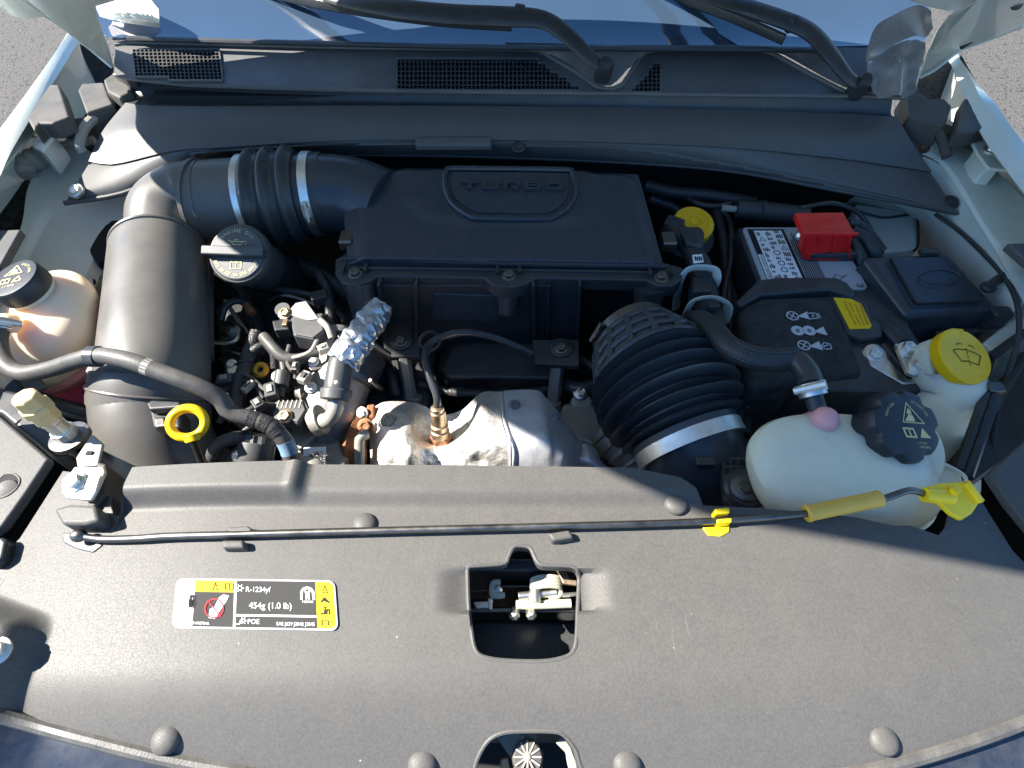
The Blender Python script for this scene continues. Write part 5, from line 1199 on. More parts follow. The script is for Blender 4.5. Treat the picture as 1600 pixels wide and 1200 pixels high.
CF.poly(mb, [(-.003, .0045), (.009, .0045), (.007, .011), (.002, .012)], .0004, .0002); CF.poly(mb, [(.000, .013), (.006, .012), (.005, .017), (.002, .019)], .0004, .0002)
CF.line(mb, [(-.007, -.004), (.005, -.004), (.008, -.013), (-.004, -.013)], .0020, .0004, True); CF.line(mb, [(-.001, -.004), (.002, -.013)], .0016, .0004)
CF.poly(mb, [(.013, -.013), (.016, -.002), (.026, -.013)], .0004, .0002)
CF.arc_text(mb, 'CAUTION', 0, 0, .027, .0042, R(160), R(125), .0004); CF.arc_text(mb, 'ATTENTION', 0, 0, .028, .0038, R(72), R(28), .0004)
CF.text(mb, '1.4 bar', .014, -.019, .0042, .0004); CF.text(mb, '140 kPa', .016, -.0235, .0042, .0004)
obj('cap_print', mb, 'print_yellow', cap, flat=True)['kind'] = 'stuff'
obj('pink_nipple', MB().lathe(P(1285, 660, .942), (-.05, -.1, 1), [(.022, -.02), (.018, -.004), (.0145, .003), (.0135, .012), (.0095, .017), (.004, .019)], 32), 'nipple_pink', wt)
mbk = MB().prism(PL([(1448, 712), (1466, 718), (1500, 738), (1508, 760), (1490, 790), (1455, 800)], .905), .006)
sb = obj('side_bracket', mbk, 'tank_white', wt, bevel=.0015)
obj('bracket_rib', MB().tube([P(1452, 714, .908), P(1505, 742, .908), P(1506, 762, .908)], .0022, 6, 20), 'tank_white', sb)
obj('bracket_window', MB().prism(PL([(1454, 733), (1464, 738), (1458, 742)], .9062), .0012), 'dark_void', sb)
# ================================================================== bypass hose into the tank
bh = thing('bypass_hose', 'black braided hose curving over the felt sleeve into the pink tank nipple', 'hose', P(1200, 560, .9))
hp2 = [P(1080, 500, .87), P(1098, 503, .905), P(1118, 520, .93), P(1140, 543, .945), P(1172, 558, .95), P(1205, 562, .95), P(1240, 560, .95)]
obj('braided_sleeve', MB().tube(hp2, lambda s: .0140 + .0003 * math.sin(s * 330), 28, 200), 'loom', bh)
for k in range(-3, 4):
    off = Vector((-.0042 * k * .5, -.0040 * k, .0132 - k * k * .0010)); obj('braid_ridge', MB().tube([p + off for p in hp2], lambda s: .0019 + .0004 * math.sin(s * 300), 6, 150), 'loom', bh)
obj('rubber_end', MB().tube([P(1232, 560, .95), P(1250, 568, .952), P(1264, 588, .952), P(1268, 604, .952)], .0135, 20, 30), 'rubber', bh)
obj('tail', MB().tube([P(1268, 600, .952), P(1272, 622, .945), P(1278, 640, .94), P(1282, 652, .94)], lambda s: .0105 - .001 * s, 18, 14), 'rubber', bh)
clamp_band('clamp', P(1268, 606, .952), (.12, -.5, -.25), .0142, .011, bh, 'zinc', screw=P(1262, 612, .99))
clamp_band('clamp', P(1270, 615, .949), (.12, -.5, -.25), .0132, .006, bh, 'zinc')
# ================================================================== washer filler
wf_ = thing('washer_filler', 'washer filler neck with yellow flip cap marked with a wiper symbol', 'washer filler', P(1470, 740, .70))
wa = Vector((.22, -.28, 1)).normalized(); wc = P(1508, 556, .925)
wn = [wc - wa * .021, wc - wa * .034, P(1490, 610, .88), P(1474, 635, .86), P(1468, 668, .835), P(1470, 710, .79), P(1478, 760, .72)]
obj('neck', MB().tube(wn, lambda s: .034 + .004 * smooth(.1, .6, s) + .002 * math.sin(s * 9), 44, 50), 'tank_white', wf_)
wa = Vector((.22, -.28, 1)).normalized(); wc = P(1508, 556, .925)
wcap = obj('cap', MB().lathe(wc, wa, [(.033, -.016), (.0365, -.014), (.0375, -.008), (.0375, -.001), (.0355, .0015), (.024, .002)], 52), 'yellow', wf_)
obj('cap_tab', MB().prism([wc + wa * .0005 + d for d in (Vector((-.028, .026, .004)), Vector((-.006, .038, .01)), Vector((.010, .036, .01)), Vector((.0, .024, .01)))], .005), 'yellow', wcap, bevel=.002)
for dx in (-6, 8): obj('cap_strap', MB().tube([P(1514 + dx, 580, .915), P(1514 + dx, 592, .905), P(1509 + dx, 603, .893)], .0042, 8, 10), 'yellow', wcap)
WF = Frame(wc + wa * .0022, (1, 0, 0), (0, 1, 0), 0.); WF.n = wa; WF.x = (Vector((1, -.1, 0)) - wa * wa.dot(Vector((1, -.1, 0)))).normalized(); WF.y = wa.cross(WF.x)
WF.x *= .80; WF.y *= .80
mb = MB(); WF.line(mb, [(-.024, .004), (-.016, .0075), (0, .009), (.016, .007), (.026, .003), (.018, -.014), (.006, -.011), (-.006, -.011), (-.013, -.013)], .0014, .0004, True)
for a, b in (((0, .013), (0, -.018)),): 
    for k in range(5): WF.line(mb, [(.001 + k * .0003, .012 - k * .0065), (.001 + k * .0003, .009 - k * .0065)], .0014, .0004)
WF.ring(mb, -.009, .010, .009, .0013, 10, .0004, R(60), R(150)); WF.ring(mb, .010, .010, .009, .0013, 10, .0004, R(30), R(120))
obj('wiper_symbol', mb, 'label_black', wcap, flat=True)['kind'] = 'stuff'
# ================================================================== brake fluid cap and bracketed loom behind
bk = thing('brake_fluid_cap', 'ribbed yellow brake fluid cap in the dark behind the filter box', 'fluid cap', P(1085, 370, .85))
bc = P(1085, 347, .895); ba = Vector((.03, -.25, 1)).normalized()
bcap = obj('cap', MB().lathe(bc, ba, [(.031, -.018), (.0325, -.016), (.0325, -.002), (.030, 0), (.024, .0005), (.0235, -.001), (.018, -.001), (.0175, .0008), (.012, .0008), (.0115, -.001), (.006, -.001), (.0055, .0008)], 60, fn=lambda a: 1 + .018 * math.cos(a * 30)), 'brake_yellow', bk, ang=30)
obj('reservoir', MB().lathe(bc - ba * .016, ba, [(.045, -.08), (.045, -.02), (.028, -.006), (.028, .002)], 36), 'black_plastic', bk)
obj('guard', MB().prism(PL([(1058, 352), (1096, 352), (1102, 362), (1100, 386), (1072, 378)], .905), .03), 'black_plastic', bk, bevel=.006)
ls = thing('loom_bracket', 'black cable loom held in two pale plastic straps beside the filter box', 'cable loom', P(1090, 440, .80))
obj('loom', MB().tube([P(1048, 355, .885), P(1062, 368, .888), P(1078, 388, .885), P(1088, 405, .882), P(1096, 430, .87), P(1104, 470, .86), P(1110, 500, .86)], lambda s: .0155 + .004 * smooth(.35, .5, s), 16, 60), 'loom', ls)
obj('plug', MB().box(P(1052, 352, .89), (.03, .025, .02), Matrix.Rotation(R(-30), 3, 'Z')), 'loom', ls, bevel=.004)
tg = obj('white_tag', MB().prism([P(x, y, .9035) for x, y in ((1082, 398), (1097, 397), (1100, 409), (1084, 411))], .0015), 'label_white', ls, bevel=.0005)
mb = MB()
for k in range(4): mb.prism([P(1085 + k * 3.2, 400 + (k % 2), .9042), P(1087 + k * 3.2, 400 + (k % 2), .9042), P(1088 + k * 3.2, 407, .9042), P(1086 + k * 3.2, 407, .9042)], .0004)
o = obj('tag_print', mb, 'label_black', tg, flat=True); o['kind'] = 'stuff'
for pts, bx in (([(1056, 482, .80), (1058, 460, .84), (1066, 432, .885), (1078, 420, .898), (1100, 418, .898), (1117, 422, .895), (1120, 434, .885), (1112, 452, .86)], [(1082, 432), (1113, 432), (1114, 455), (1083, 456)]),
                ([(1062, 520, .80), (1068, 500, .85), (1080, 474, .888), (1094, 466, .898), (1116, 465, .898), (1136, 474, .892), (1138, 484, .88), (1132, 500, .86)], [(1096, 480), (1130, 478), (1138, 505), (1130, 512), (1100, 498)])):
    s_ = obj('strap', MB().tube([P(*p) for p in pts], .0075, 8, 50, flat=.35, up=(0, -.6, .8)), 'pale_clip', ls)
    obj('connector', MB().prism(PL(bx, .888), .03), 'loom', s_, bevel=.003)
obj('connector_latch', MB().box(P(1114, 479, .895), (.016, .010, .008)), 'loom', ls, bevel=.001)
# ================================================================== mount with big rubber washer near the tank
mt = thing('tank_mount', 'black latticed mount with a large washer bolt beside the white tank', 'mount', P(1155, 775, .84))
mpl = [(1126, 712), (1165, 712), (1178, 745), (1188, 770), (1186, 792), (1150, 795), (1132, 780)]
mpo = obj('plate', MB().prism(PL(mpl, .885), .012), 'black_plastic', mt, bevel=.003)
for i in range(3):
    for j in range(2): obj('lattice_hole', MB().prism(PL([(1131 + i * 12, 718 + j * 13), (1139 + i * 12, 718 + j * 13), (1141 + i * 12, 726 + j * 13), (1133 + i * 12, 726 + j * 13)], .8858), .0012), 'dark_void', mpo)
obj('rubber_ring', MB().lathe(P(1163, 765, .886), (0, -.12, 1), [(.024, -.004), (.024, .004), (.021, .007), (.017, .007)], 40), 'rubber', mt)
wb_ = obj('washer', MB().lathe(P(1163, 764, .890), (0, -.12, 1), [(.0165, 0), (.0165, .004), (.0145, .0055), (.008, .0058), (.007, .008), (.005, .009)], 36), 'dark_steel', mt)
hexbolt('bolt', P(1163, 763, .895), (0, -.12, 1), .0055, mt, 'dark_steel')
# ================================================================== hood release cable on the right apron
rc2 = thing('release_cable', 'thin black cable clipped along the right apron beside the fuse box', 'cable', P(1560, 440, .88))
obj('cable', MB().tube([P(1462, 335, .885), P(1500, 362, .89), P(1540, 400, .90), P(1568, 432, .905), P(1588, 470, .91), P(1592, 520, .90), P(1578, 575, .885), P(1562, 620, .87), P(1552, 690, .86), P(1550, 740, .84)], .0034, 10, 100), 'rubber', rc2)
obj('cable_clip', MB().tube([P(1543, 449, .895), P(1560, 436, .903), P(1576, 426, .905)], .0065, 10, 8, flat=.8), 'black_plastic', rc2)
obj('clip_foot', MB().ball(P(1544, 449, .892), (.011, .010, .006)), 'black_plastic', rc2)
# black struts and shrouds beyond the washer neck
sh = thing('headlamp_shroud', 'black plastic shroud and struts between washer neck and right side cover', 'shroud', P(1540, 680, .70))
obj('wall', MB().prism(PL([(1520, 640), (1600, 560), (1680, 600), (1620, 690), (1545, 740), (1505, 770)], .86), .05), 'black_plastic', sh, bevel=.006)
for a, b, mm in (((1546, 600, .905), (1498, 735, .88), 'black_plastic'), ((1556, 618, .905), (1512, 745, .88), 'lid_plastic'), ((1600, 520, .88), (1545, 560, .88), 'black_plastic'), ((1600, 555, .88), (1550, 640, .88), 'black_plastic')):
    obj('strut', MB().tube([P(*a), P(*b)], .006, 10, 4), mm, sh)
obj('fitting', MB().box(P(1552, 608, .905), (.02, .016, .014)), 'dark_steel', sh, bevel=.003)
obj('bracket', MB().prism(PL([(1536, 535), (1580, 500), (1600, 490), (1610, 520), (1560, 555)], .868), .03), 'apron_paint', sh, bevel=.004)
wlip = thing('headlamp_cover', 'small blue grey cover corner on the right wing beside the cable clip', 'cover', P(1590, 390, .95))
obj('cover', MB().prism(PL([(1574, 380), (1640, 378), (1680, 430), (1620, 420)], .96), .012), 'cover_plastic', wlip, bevel=.002)
wl2 = thing('headlamp_cover', 'small grey cover corner on the left wing behind the amber tank', 'cover', P(0, 390, .95))
obj('cover', MB().prism(PL([(-60, 362), (32, 358), (0, 415), (-60, 440)], .962), .012), 'cover_plastic', wl2, bevel=.002)

# ================================================================== left cluster: throttle housing, sensors, loom
th = thing('throttle_housing', 'cast alloy throttle housing with barcode sticker and grey elbow clamp', 'throttle housing', P(510, 735, .62))
obj('body', MB().tube([P(545, 560, .80), P(525, 610, .785), P(515, 660, .765), P(508, 720, .73), P(505, 780, .68)], lambda s: .047 - .008 * smooth(.4, .7, s), 36, 40), 'aluminium', th)
obj('upper_barrel', MB().tube([P(520, 530, .815), P(526, 556, .81), P(534, 590, .80)], .037, 32, 12), 'barrel_plastic', th)
obj('rubber_joint', MB().tube([P(560, 545, .805), P(548, 568, .80), P(538, 596, .79)], .048, 36, 8), 'rubber', th)
for c_, sc in ((P(540, 592, .79), P(580, 598, .80)), (P(562, 548, .803), P(582, 546, .82))):
    clamp_band('clamp', c_, P(538, 596, .79) - P(560, 545, .805), .0495, .009, th, 'dark_steel', screw=sc)
obj('side_boss', MB().tube([P(462, 614, .80), P(500, 612, .795)], lambda s: .010 + .008 * smooth(.15, .4, s), 20, 10), 'cream_metal', th)
obj('elbow_pipe', MB().tube([P(524, 622, .86), P(523, 642, .85), P(512, 656, .835), P(497, 658, .82)], .0100, 20, 24), 'cream_metal', th)
obj('elbow_flange', MB().lathe(P(497, 657, .82), (-.9, -.2, -.3), [(.021, -.006), (.021, .006), (.014, .008)], 28), 'cream_metal', th)
st = obj('barcode_sticker', MB().prism([P(474, 701, .812), P(508, 700, .812), P(507, 730, .80), P(474, 731, .80)], Vector((0, .003, -.002))), 'label_white', th)
mb = MB(); random.seed(11)
for i in range(6):
    for j in range(5):
        if random.random() < .62: mb.prism([P(484 + i * 3.4, 706 + j * 4, .8125 - j * .0016), P(487 + i * 3.4, 706 + j * 4, .8125 - j * .0016), P(487 + i * 3.4, 709.5 + j * 4, .811 - j * .0016), P(484 + i * 3.4, 709.5 + j * 4, .811 - j * .0016)], .0004)
obj('barcode', mb, 'label_dark', st, flat=True)['kind'] = 'stuff'
obj('lower_case', MB().frustum(PL([(462, 690), (530, 685), (545, 712), (540, 760), (460, 760)], .79), PL([(455, 700), (540, 690), (555, 730), (550, 790), (455, 790)], .70)), 'aluminium', th, bevel=.010, bseg=3)
obj('white_boss', MB().ball(P(485, 735, .79), (.026, .022, .022)), 'cream_metal', th)
obj('bracket_arm', MB().prism(PL([(455, 668), (480, 655), (500, 672), (470, 702), (448, 690)], .80), .02), 'aluminium', th, bevel=.004)
# grey quick connector and foil sleeved hose
fh = thing('foil_hose', 'foil sleeved hose with grey quick connector beside the filter box leg', 'hose', P(540, 620, .8))
fsm = MB().tube([P(594, 482, .885), P(574, 510, .888), P(560, 530, .888), P(545, 552, .885), P(536, 566, .88)], lambda s: .0185 + .004 * s, 44, 90)
fc = P(562, 528, .887)
for v in fsm.v: v += (v - fc).normalized() * 0 + Vector((noise.noise(v * 120), noise.noise(v * 120 + Vector((9, 0, 0))), noise.noise(v * 120 + Vector((0, 9, 0))))) * .0038
obj('foil_sleeve', fsm, 'foil_sleeve', fh, ang=25)
obj('connector_tube', MB().tube([P(536, 560, .88), P(531, 575, .877), P(527, 600, .87), P(526, 612, .865)], .0165, 26, 16), 'cap_grey', fh)
obj('connector_collar', MB().tube([P(526, 608, .867), P(524, 625, .86)], .0205, 24, 4), 'cover_plastic', fh, bevel=.002)
obj('collar_button', MB().lathe(P(526, 598, .888), (0, -.6, .8), [(.003, -.002), (.003, .001), (.001, .002)], 12), 'zinc', fh)
# map sensor with connector
for args in (dict(name='pressure_sensor', lb='dark boxed sensor with bracket beside the foil sleeved hose', pts=[(452, 492), (505, 488), (508, 516), (490, 530), (458, 524)], z=.865, th=.03, plug=[(424, 500), (450, 498), (452, 514), (428, 516)], bolt=(446, 490)),
             dict(name='throttle_sensor', lb='dark ribbed sensor module screwed above the throttle housing', pts=[(428, 626), (474, 624), (480, 640), (466, 662), (434, 652)], z=.84, th=.026, plug=[(386, 632), (412, 626), (416, 642), (390, 648)], bolt=(446, 651))):
    t = thing(args['name'], args['lb'], 'sensor', P(args['pts'][0][0], args['pts'][0][1], args['z'] - .04))
    b_o = obj('housing', MB().prism(PL(args['pts'], args['z']), args['th']), 'cap_grey', t, bevel=.003, bseg=3)
    obj('lid', MB().prism([p.lerp(sum(PL(args['pts'], args['z'] + .002), Vector()) / 5, .14) for p in PL(args['pts'], args['z'] + .002)], .004), 'cover_plastic', b_o, bevel=.001)
    obj('plug', MB().prism(PL(args['plug'], args['z']), .02), 'loom', t, bevel=.003)
    obj('plug_neck', MB().tube([sum(PL(args['plug'], args['z'] - .009), Vector()) / 4, sum(PL(args['pts'], args['z'] - .009), Vector()) / 5], .009, 10, 4), 'loom', t)
    obj('plug_clip', MB().box(P(args['plug'][1][0] - 4, args['plug'][1][1] + 7, args['z'] + .002), (.007, .012, .006)), 'bronze', t, bevel=.001)
    hexbolt('bolt', P(*args['bolt'], args['z'] + .002), (0, -.2, 1), .0075, t, 'bronze')
    obj('bolt_ear', MB().lathe(P(*args['bolt'], args['z'] - .012), (0, -.2, 1), [(.011, 0), (.011, .013)], 20), 'cap_grey', t)
    if args['name'] == 'pressure_sensor':
        obj('bracket', MB().prism(PL([(462, 473), (478, 470), (498, 498), (480, 500), (456, 492), (450, 486)], args['z'] + .004), .003), 'bracket_grey', t, bevel=.001)
    else:
        mb = MB()
        for k in range(6): mb.box(P(434 + k * 7, 632 - k * .2, args['z'] + .0025), (.0016, .013, .0008))
        obj('rib', mb, 'bracket_grey', b_o)['kind'] = 'stuff'
# taped wiring looms
wl = thing('wiring_loom', 'taped black wiring loom winding among the sensors beside the resonator', 'wiring loom', P(380, 650, .75))
for pts, r_, mm in (([P(402, 520, .85), P(392, 545, .845), P(382, 575, .84), P(372, 605, .835), P(368, 640, .83)], .0105, 'cable_tape'),
                ([P(384, 560, .842), P(398, 546, .85), P(415, 540, .85), P(428, 552, .845), P(430, 575, .83)], .0065, 'cable_tape'),
                ([P(412, 526, .855), P(424, 540, .855), P(440, 556, .85), P(460, 562, .845), P(490, 556, .835), P(505, 550, .83)], .0085, 'hose_rubber'),
                ([P(442, 560, .845), P(444, 580, .84), P(440, 600, .835), P(436, 620, .83)], .006, 'cable_tape'),
                ([P(330, 740, .80), P(332, 712, .835), P(345, 692, .85), P(372, 684, .855), P(400, 686, .85)], .0085, 'hose_rubber'),
                ([P(352, 745, .80), P(360, 715, .83), P(385, 696, .845), P(415, 692, .84)], .0055, 'cable_tape')):
    obj('wire', MB().tube(pts, r_, 12, 40), mm, wl)
obj('cable_tie', MB().torus(P(383, 572, .84), (.3, -.9, 0), .0115, .0018, 20, 6), 'black_plastic', wl)
obj('white_clip', MB().box(P(366, 580, .843), (.016, .012, .008), Matrix.Rotation(R(35), 3, 'Z')), 'zinc', wl, bevel=.001)
obj('connector', MB().tube([P(442, 580, .842), P(438, 604, .836)], .0105, 10, 4), 'cap_grey', wl, bevel=.002)
# injector tops / seals
ij = thing('seal_tube', 'small black tube topped by an orange ring among the looms', 'tube', P(407, 600, .78))
obj('tube', MB().tube([P(407, 578, .83), P(408, 610, .79)], .0105, 20, 4), 'rubber', ij); obj('orange_ring', MB().torus(P(407, 578, .831), (0, -.4, 1), .008, .0042, 28, 10), 'orange_seal', ij)
ci = thing('coil_bracket', 'bent bright bracket with spiral boss in the shade beside the resonator', 'bracket', P(356, 530, .78))
obj('boss', MB().lathe(P(357, 516, .82), (0, -.4, 1), [(.017, -.05), (.017, 0), (.012, .004), (.011, .001), (.006, .005)], 24), 'dark_steel', ci)
obj('bent_rod', MB().tube([P(336, 535, .82), P(358, 536, .82), P(370, 530, .82), P(374, 514, .82)], .0028, 8, 30), 'zinc', ci)
# electric pump below
pp = thing('electric_pump', 'ribbed dark electric pump with bronze end tucked behind the radiator cover', 'pump', P(410, 735, .76))
obj('motor', MB().tube([P(402, 692, .84), P(398, 716, .83), P(392, 745, .81)], .023, 32, 10), 'cap_grey', pp, bevel=.002)
obj('flange', MB().prism(PL([(360, 724), (440, 722), (448, 745), (355, 748)], .822), .02), 'cap_grey', pp, bevel=.004)
obj('gear_collar', MB().lathe(P(404, 688, .842), P(402, 692, .84) - P(398, 716, .83), [(.021, -.004), (.021, .006), (.016, .008)], 28, fn=lambda a: 1 + .05 * math.cos(a * 14)), 'dark_steel', pp)
obj('stub', MB().ball(P(376, 712, .84), (.012, .010, .010)), 'zinc', pp)
# connector on the resonator elbow
ec_ = thing('resonator_connector', 'black plug and bracket on the front of the intake resonator', 'connector', P(250, 660, .9))
obj('cap', MB().prism(PL([(228, 630), (236, 624), (280, 626), (286, 636), (232, 640)], .925), .012), 'black_plastic', ec_, bevel=.003)
obj('body', MB().prism(PL([(232, 638), (282, 636), (282, 668), (238, 668)], .912), .03), 'black_plastic', ec_, bevel=.004)
obj('socket', MB().prism(PL([(238, 652), (258, 650), (260, 666), (242, 668)], .914), .02), 'dark_steel', ec_, bevel=.003)
# rusty flange, bolts and white pipe next to the shield
ru = thing('exhaust_flange', 'rust brown exhaust flange between the alloy housing and heat shield', 'exhaust flange', P(560, 735, .66))
obj('flange', MB().sheet([[P(562, 642, .79), P(550, 662, .80), P(540, 692, .80), P(532, 768, .76)], [P(584, 640, .775), P(578, 665, .785), P(574, 690, .78), P(572, 768, .74)]], 20, 10, .008), 'rust', ru)
obj('lug', MB().prism(PL([(572, 632), (586, 630), (584, 652), (574, 652)], .792), .012), 'rust', ru, bevel=.003)
hexbolt('bolt', P(566, 646, .792), (-.3, -.5, .8), .007, ru, 'zinc')
hexbolt('nut', P(571, 666, .795), (0, -.5, .85), .0085, ru, 'rust_nut')
obj('pipe', MB().tube([P(573, 679, .805), P(565, 682, .808), P(562, 695, .80), P(562, 768, .75)], .0072, 16, 30), 'cream_metal', ru)
# ================================================================== smaller hoses, looms, brackets that fill the bay
def run(name, label, cat, paths, base=None):
    t = thing(name, label, cat, base or P(paths[0][0][0][0], paths[0][0][0][1], .62))
    for pts, r_, mm in paths: obj('hose' if r_ > .006 else 'wire', MB().tube([P(*p) for p in pts], r_, 12, 50), mm, t)
    return t
t = run('bulkhead_loom', 'black loom and pipes in the dark gap between filter box and battery', 'wiring loom',
    [([(1010, 290, .86), (1050, 300, .86), (1110, 305, .86), (1180, 318, .86)], .011, 'loom'), ([(1015, 310, .84), (1060, 330, .82), (1090, 380, .80), (1100, 440, .76)], .009, 'rubber'),
     ([(1120, 330, .85), (1130, 380, .84), (1136, 440, .83), (1140, 500, .82), (1150, 560, .80)], .008, 'loom'), ([(1060, 300, .85), (1090, 318, .86), (1120, 322, .86), (1142, 318, .865)], .005, 'rubber'),
     ([(1126, 330, .85), (1140, 345, .85), (1142, 400, .85), (1130, 470, .84), (1136, 540, .82)], .0045, 'cable_tape')])
bsv = thing('brake_servo', 'black cylinder with a pale nozzle in the dark behind the battery', 'cylinder', P(1200, 345, .80))
obj('body', MB().tube([P(1150, 326, .875), P(1200, 331, .875), P(1262, 338, .875)], .016, 24, 8), 'black_plastic', bsv, bevel=.003)
obj('nozzle', MB().tube([P(1128, 325, .875), P(1152, 327, .875)], .0055, 12, 4), 'bracket_grey', bsv)
obj('collar', MB().tube([P(1186, 330, .875), P(1194, 330, .875)], .018, 24, 2), 'black_plastic', bsv)
obj('lead', MB().tube([P(1250, 325, .89), P(1300, 318, .895), P(1340, 332, .88), P(1362, 362, .86), P(1378, 396, .85)], .004, 8, 40), 'rubber', bsv)
run('battery_leads', 'black battery cables curling from the red cover toward the fuse box', 'cable',
    [([(1330, 360, .91), (1352, 372, .905), (1365, 392, .895), (1372, 410, .88)], .009, 'loom'), ([(1325, 350, .915), (1345, 352, .91), (1362, 368, .90), (1380, 392, .89)], .0065, 'loom'), ([(1332, 375, .90), (1345, 400, .89), (1350, 430, .87)], .0075, 'loom')])
tr = thing('battery_tray', 'black plastic battery tray wall left of the felt sleeve', 'battery tray', P(1150, 560, .66))
obj('wall', MB().box(P(1140, 470, .80) + Vector((0, -.02, -.05)), (.012, .20, .14)), 'black_plastic', tr, bevel=.003)
obj('floor', MB().box(P(1300, 560, .72), (.26, .30, .012)), 'black_plastic', tr, bevel=.003)
obj('clamp_block', MB().box(P(1172, 420, .84), (.03, .03, .03)), 'cap_grey', tr, bevel=.004)
for k, (px, py) in enumerate(((1352, 600), (1382, 606))): obj('tray_rib', MB().box(P(px, py, .83), (.03, .006, .04)), 'black_plastic', tr, bevel=.001)
# left of the throttle: pipes and connectors on the rocker side
t = run('fuel_lines', 'thin black fuel lines and a grey clipped pipe behind the pressure sensor', 'pipe',
    [([(395, 440, .80), (430, 452, .82), (470, 458, .82), (510, 470, .81), (540, 500, .80)], .006, 'rubber'), ([(345, 500, .82), (352, 480, .83), (370, 470, .83), (392, 478, .82)], .0055, 'rubber'),
     ([(420, 470, .82), (440, 462, .835), (465, 466, .83), (500, 480, .82)], .0035, 'dark_steel'), ([(345, 560, .80), (360, 552, .82), (380, 556, .82)], .004, 'dark_steel'),
     ([(500, 430, .84), (512, 452, .84), (516, 480, .84), (514, 520, .83)], .008, 'cable_tape'), ([(352, 470, .80), (372, 500, .80), (386, 520, .80)], .0035, 'bracket_grey'),
     ([(470, 560, .82), (462, 580, .815), (466, 604, .805)], .0055, 'rubber'), ([(400, 600, .81), (412, 620, .81), (425, 640, .81)], .006, 'cable_tape'),
     ([(340, 420, .78), (380, 450, .78), (400, 500, .77), (410, 560, .76)], .012, 'rubber')])
obj('connector', MB().box(P(500, 465, .845), (.026, .02, .016), Matrix.Rotation(R(20), 3, 'Z')), 'loom', t, bevel=.003)
obj('red_plug', MB().tube([P(384, 476, .83), P(396, 490, .825)], .006, 10, 3), 'rust', t)
obj('bracket', MB().prism(PL([(478, 556), (500, 552), (504, 574), (488, 580), (478, 570)], .835), .004), 'dark_steel', t, bevel=.001)
hexbolt('bolt', P(490, 566, .836), (0, -.2, 1), .006, t, 'zinc')
for px, py, zz in ((352, 600, .80), (470, 596, .80), (430, 600, .79), (360, 640, .80)):
    obj('boss', MB().lathe(P(px, py, zz), (0, -.2, 1), [(.012, -.06), (.012, 0), (.009, .003), (.005, .003), (.0045, -.002)], 18), 'aluminium', t)
ca_ = thing('camshaft_cover', 'dark ribbed camshaft cover in the gap beside the intake resonator', 'engine cover', P(430, 560, .66))
obj('shell', MB().frustum(PL([(345, 470), (560, 450), (590, 600), (370, 640)], .755), PL([(335, 480), (570, 455), (600, 620), (360, 660)], .69)), 'black_plastic', ca_, bevel=.01, bseg=3)
for k in range(6): obj('rib', MB().box(P(380 + k * 34, 556 - k * 6, .757), (.006, .15, .012), Matrix.Rotation(R(-6), 3, 'Z')), 'black_plastic', ca_, bevel=.002)
for k in range(5): hexbolt('bolt', P(372 + k * 42, 620 - k * 5, .758), (0, 0, 1), .006, ca_, 'dark_steel')
# below the filter box and right of the shield
t = run('rocker_loom', 'black looms crossing the rocker cover below the filter box', 'wiring loom',
    [([(655, 600, .74), (700, 612, .74), (760, 616, .745), (830, 612, .745), (900, 600, .74)], .007, 'cable_tape'), ([(660, 570, .74), (676, 590, .75), (682, 612, .75)], .006, 'rubber'),
     ([(905, 560, .76), (930, 575, .76), (960, 582, .75)], .008, 'rubber'), ([(600, 560, .76), (612, 590, .75), (618, 620, .74)], .009, 'rubber'), ([(885, 600, .745), (905, 608, .75), (925, 604, .75)], .012, 'rubber')])
for px, py in ((720, 604), (790, 606), (850, 604)): hexbolt('bolt', P(px, py, .727), (0, 0, 1), .0055, t, 'dark_steel')
t = run('lower_pipes', 'grey alloy pipe fittings and looms under the ribbed hose', 'pipe',
    [([(985, 745, .73), (1010, 752, .73), (1030, 760, .72)], .007, 'zinc'), ([(940, 720, .71), (980, 730, .70), (1020, 748, .70)], .010, 'rubber'), ([(1120, 640, .78), (1145, 655, .78), (1160, 690, .78), (1150, 740, .77)], .009, 'loom'),
     ([(1168, 560, .78), (1165, 620, .80), (1158, 680, .80)], .012, 'black_plastic')])
for px, py, zz in ((1000, 742, .745), (1012, 756, .74), (990, 752, .735)): hexbolt('bolt', P(px, py, zz), (.2, -.4, .8), .0065, t, 'zinc')
obj('side_duct', MB().prism(PL([(1140, 560), (1166, 565), (1164, 650), (1150, 662), (1138, 640)], .835), .06), 'black_plastic', t, bevel=.006)
obj('pale_button', MB().ball(P(1166, 632, .838), (.005, .005, .004)), 'cream_paint', t)
# left wheel side: dark duct and hose under the amber tank
t = run('radiator_hoses', 'black radiator hoses in the gap under the amber tank', 'hose',
    [([(20, 600, .86), (60, 625, .84), (110, 640, .82), (150, 650, .80)], .012, 'rubber'), ([(150, 660, .84), (148, 690, .84), (160, 720, .83), (180, 760, .82)], .005, 'rubber'), ([(30, 660, .90), (70, 690, .88), (100, 715, .86)], .008, 'loom')])
obj('plate', MB().prism(PL([(30, 596), (62, 590), (72, 606), (44, 616)], .87), .004), 'cap_grey', t, bevel=.001)
obj('lamp_housing', MB().prism(PL([(-20, 600), (30, 612), (112, 712), (80, 716), (0, 648), (-20, 640)], .905), .05), 'black_plastic', t, bevel=.006)

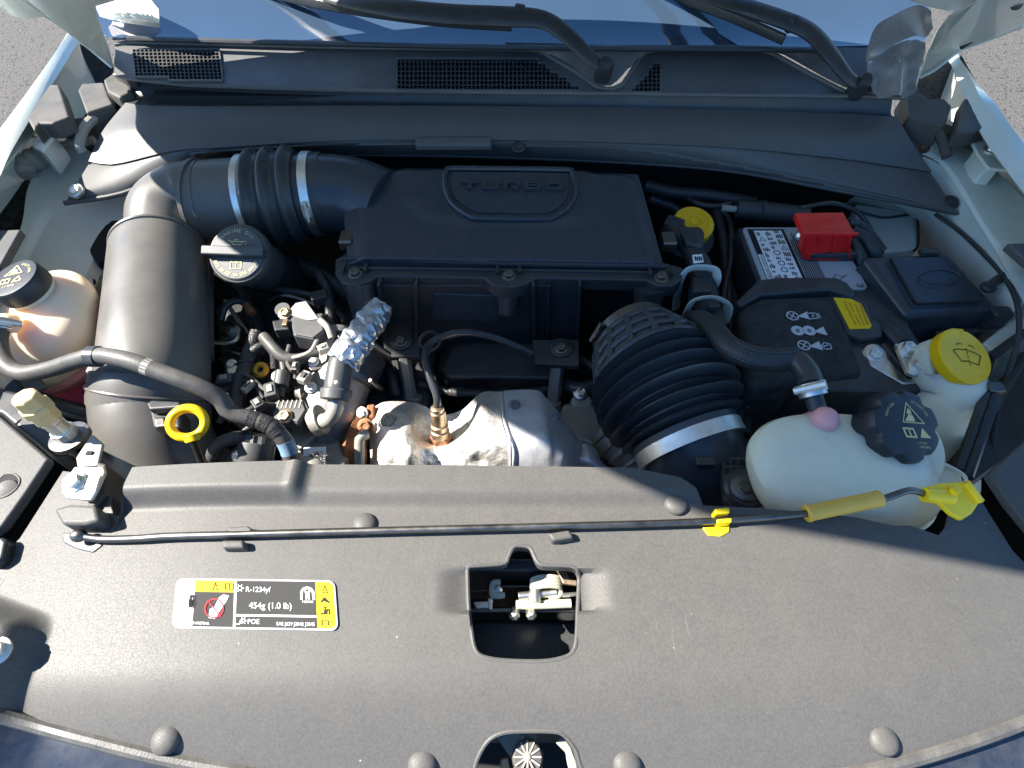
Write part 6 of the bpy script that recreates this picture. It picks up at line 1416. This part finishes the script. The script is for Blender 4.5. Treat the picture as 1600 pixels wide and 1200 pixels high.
# injector wiring and clips seen in the sun between resonator and throttle
iw = thing('injector_wiring', 'sunlit thin wires with grey plugs and clips above the camshaft cover', 'wiring', P(430, 600, .76))
for pts, r_, mm in (([(350, 590, .84), (372, 584, .845), (392, 590, .845), (410, 606, .84), (424, 612, .84)], .0030, 'hose_rubber'), ([(352, 598, .838), (374, 593, .843), (396, 602, .84), (412, 622, .835)], .0026, 'loom'),
                    ([(452, 540, .85), (448, 560, .85), (456, 578, .845), (476, 588, .84)], .0032, 'hose_rubber'), ([(496, 530, .86), (486, 548, .858), (470, 556, .855), (452, 560, .85)], .0028, 'bracket_grey'),
                    ([(372, 646, .845), (390, 640, .85), (404, 632, .85)], .0034, 'loom'), ([(430, 662, .85), (438, 676, .848), (450, 690, .84)], .0026, 'zinc'), ([(376, 680, .86), (390, 668, .865), (412, 664, .865), (432, 672, .86)], .0036, 'cable_tape'),
                    ([(342, 660, .84), (352, 648, .845), (366, 650, .845)], .0045, 'hose_rubber'), ([(500, 500, .87), (512, 512, .868), (518, 528, .86)], .0045, 'bracket_grey')):
    obj('wire', MB().tube([P(*p) for p in pts], r_, 10, 36), mm, iw)
for px, py, zz, sz, rot, mm in ((424, 612, .842, (.016, .024, .014), 20, 'cap_grey'), (352, 594, .842, (.022, .016, .012), 10, 'cap_grey'), (476, 590, .842, (.014, .018, .012), -20, 'bracket_grey'), (506, 545, .858, (.016, .012, .012), 30, 'zinc'),
                                (404, 632, .852, (.014, .018, .012), 40, 'loom'), (462, 574, .850, (.010, .016, .010), 0, 'dark_steel'), (388, 604, .845, (.008, .020, .010), -30, 'bracket_grey'), (366, 650, .848, (.018, .014, .012), 15, 'cap_grey')):
    c = obj('plug', MB().box(P(px, py, zz), sz, Matrix.Rotation(R(rot), 3, 'Z')), mm, iw, bevel=.002)
    obj('plug_lock', MB().box(P(px, py, zz) + Vector((0, 0, sz[2] / 2 + .001)), (sz[0] * .45, sz[1] * .5, .003), Matrix.Rotation(R(rot), 3, 'Z')), 'bracket_grey' if mm != 'bracket_grey' else 'cap_grey', c, bevel=.0006)
for px, py, zz in ((362, 570, .83), (434, 588, .83), (398, 650, .84), (486, 606, .825), (352, 622, .83)):
    hexbolt('bolt', P(px, py, zz), (.1, -.3, 1), .0062, iw, 'zinc')
    obj('bolt_post', MB().lathe(P(px, py, zz), (-.1, .3, -1), [(.0085, 0), (.0085, .05)], 14), 'aluminium', iw)
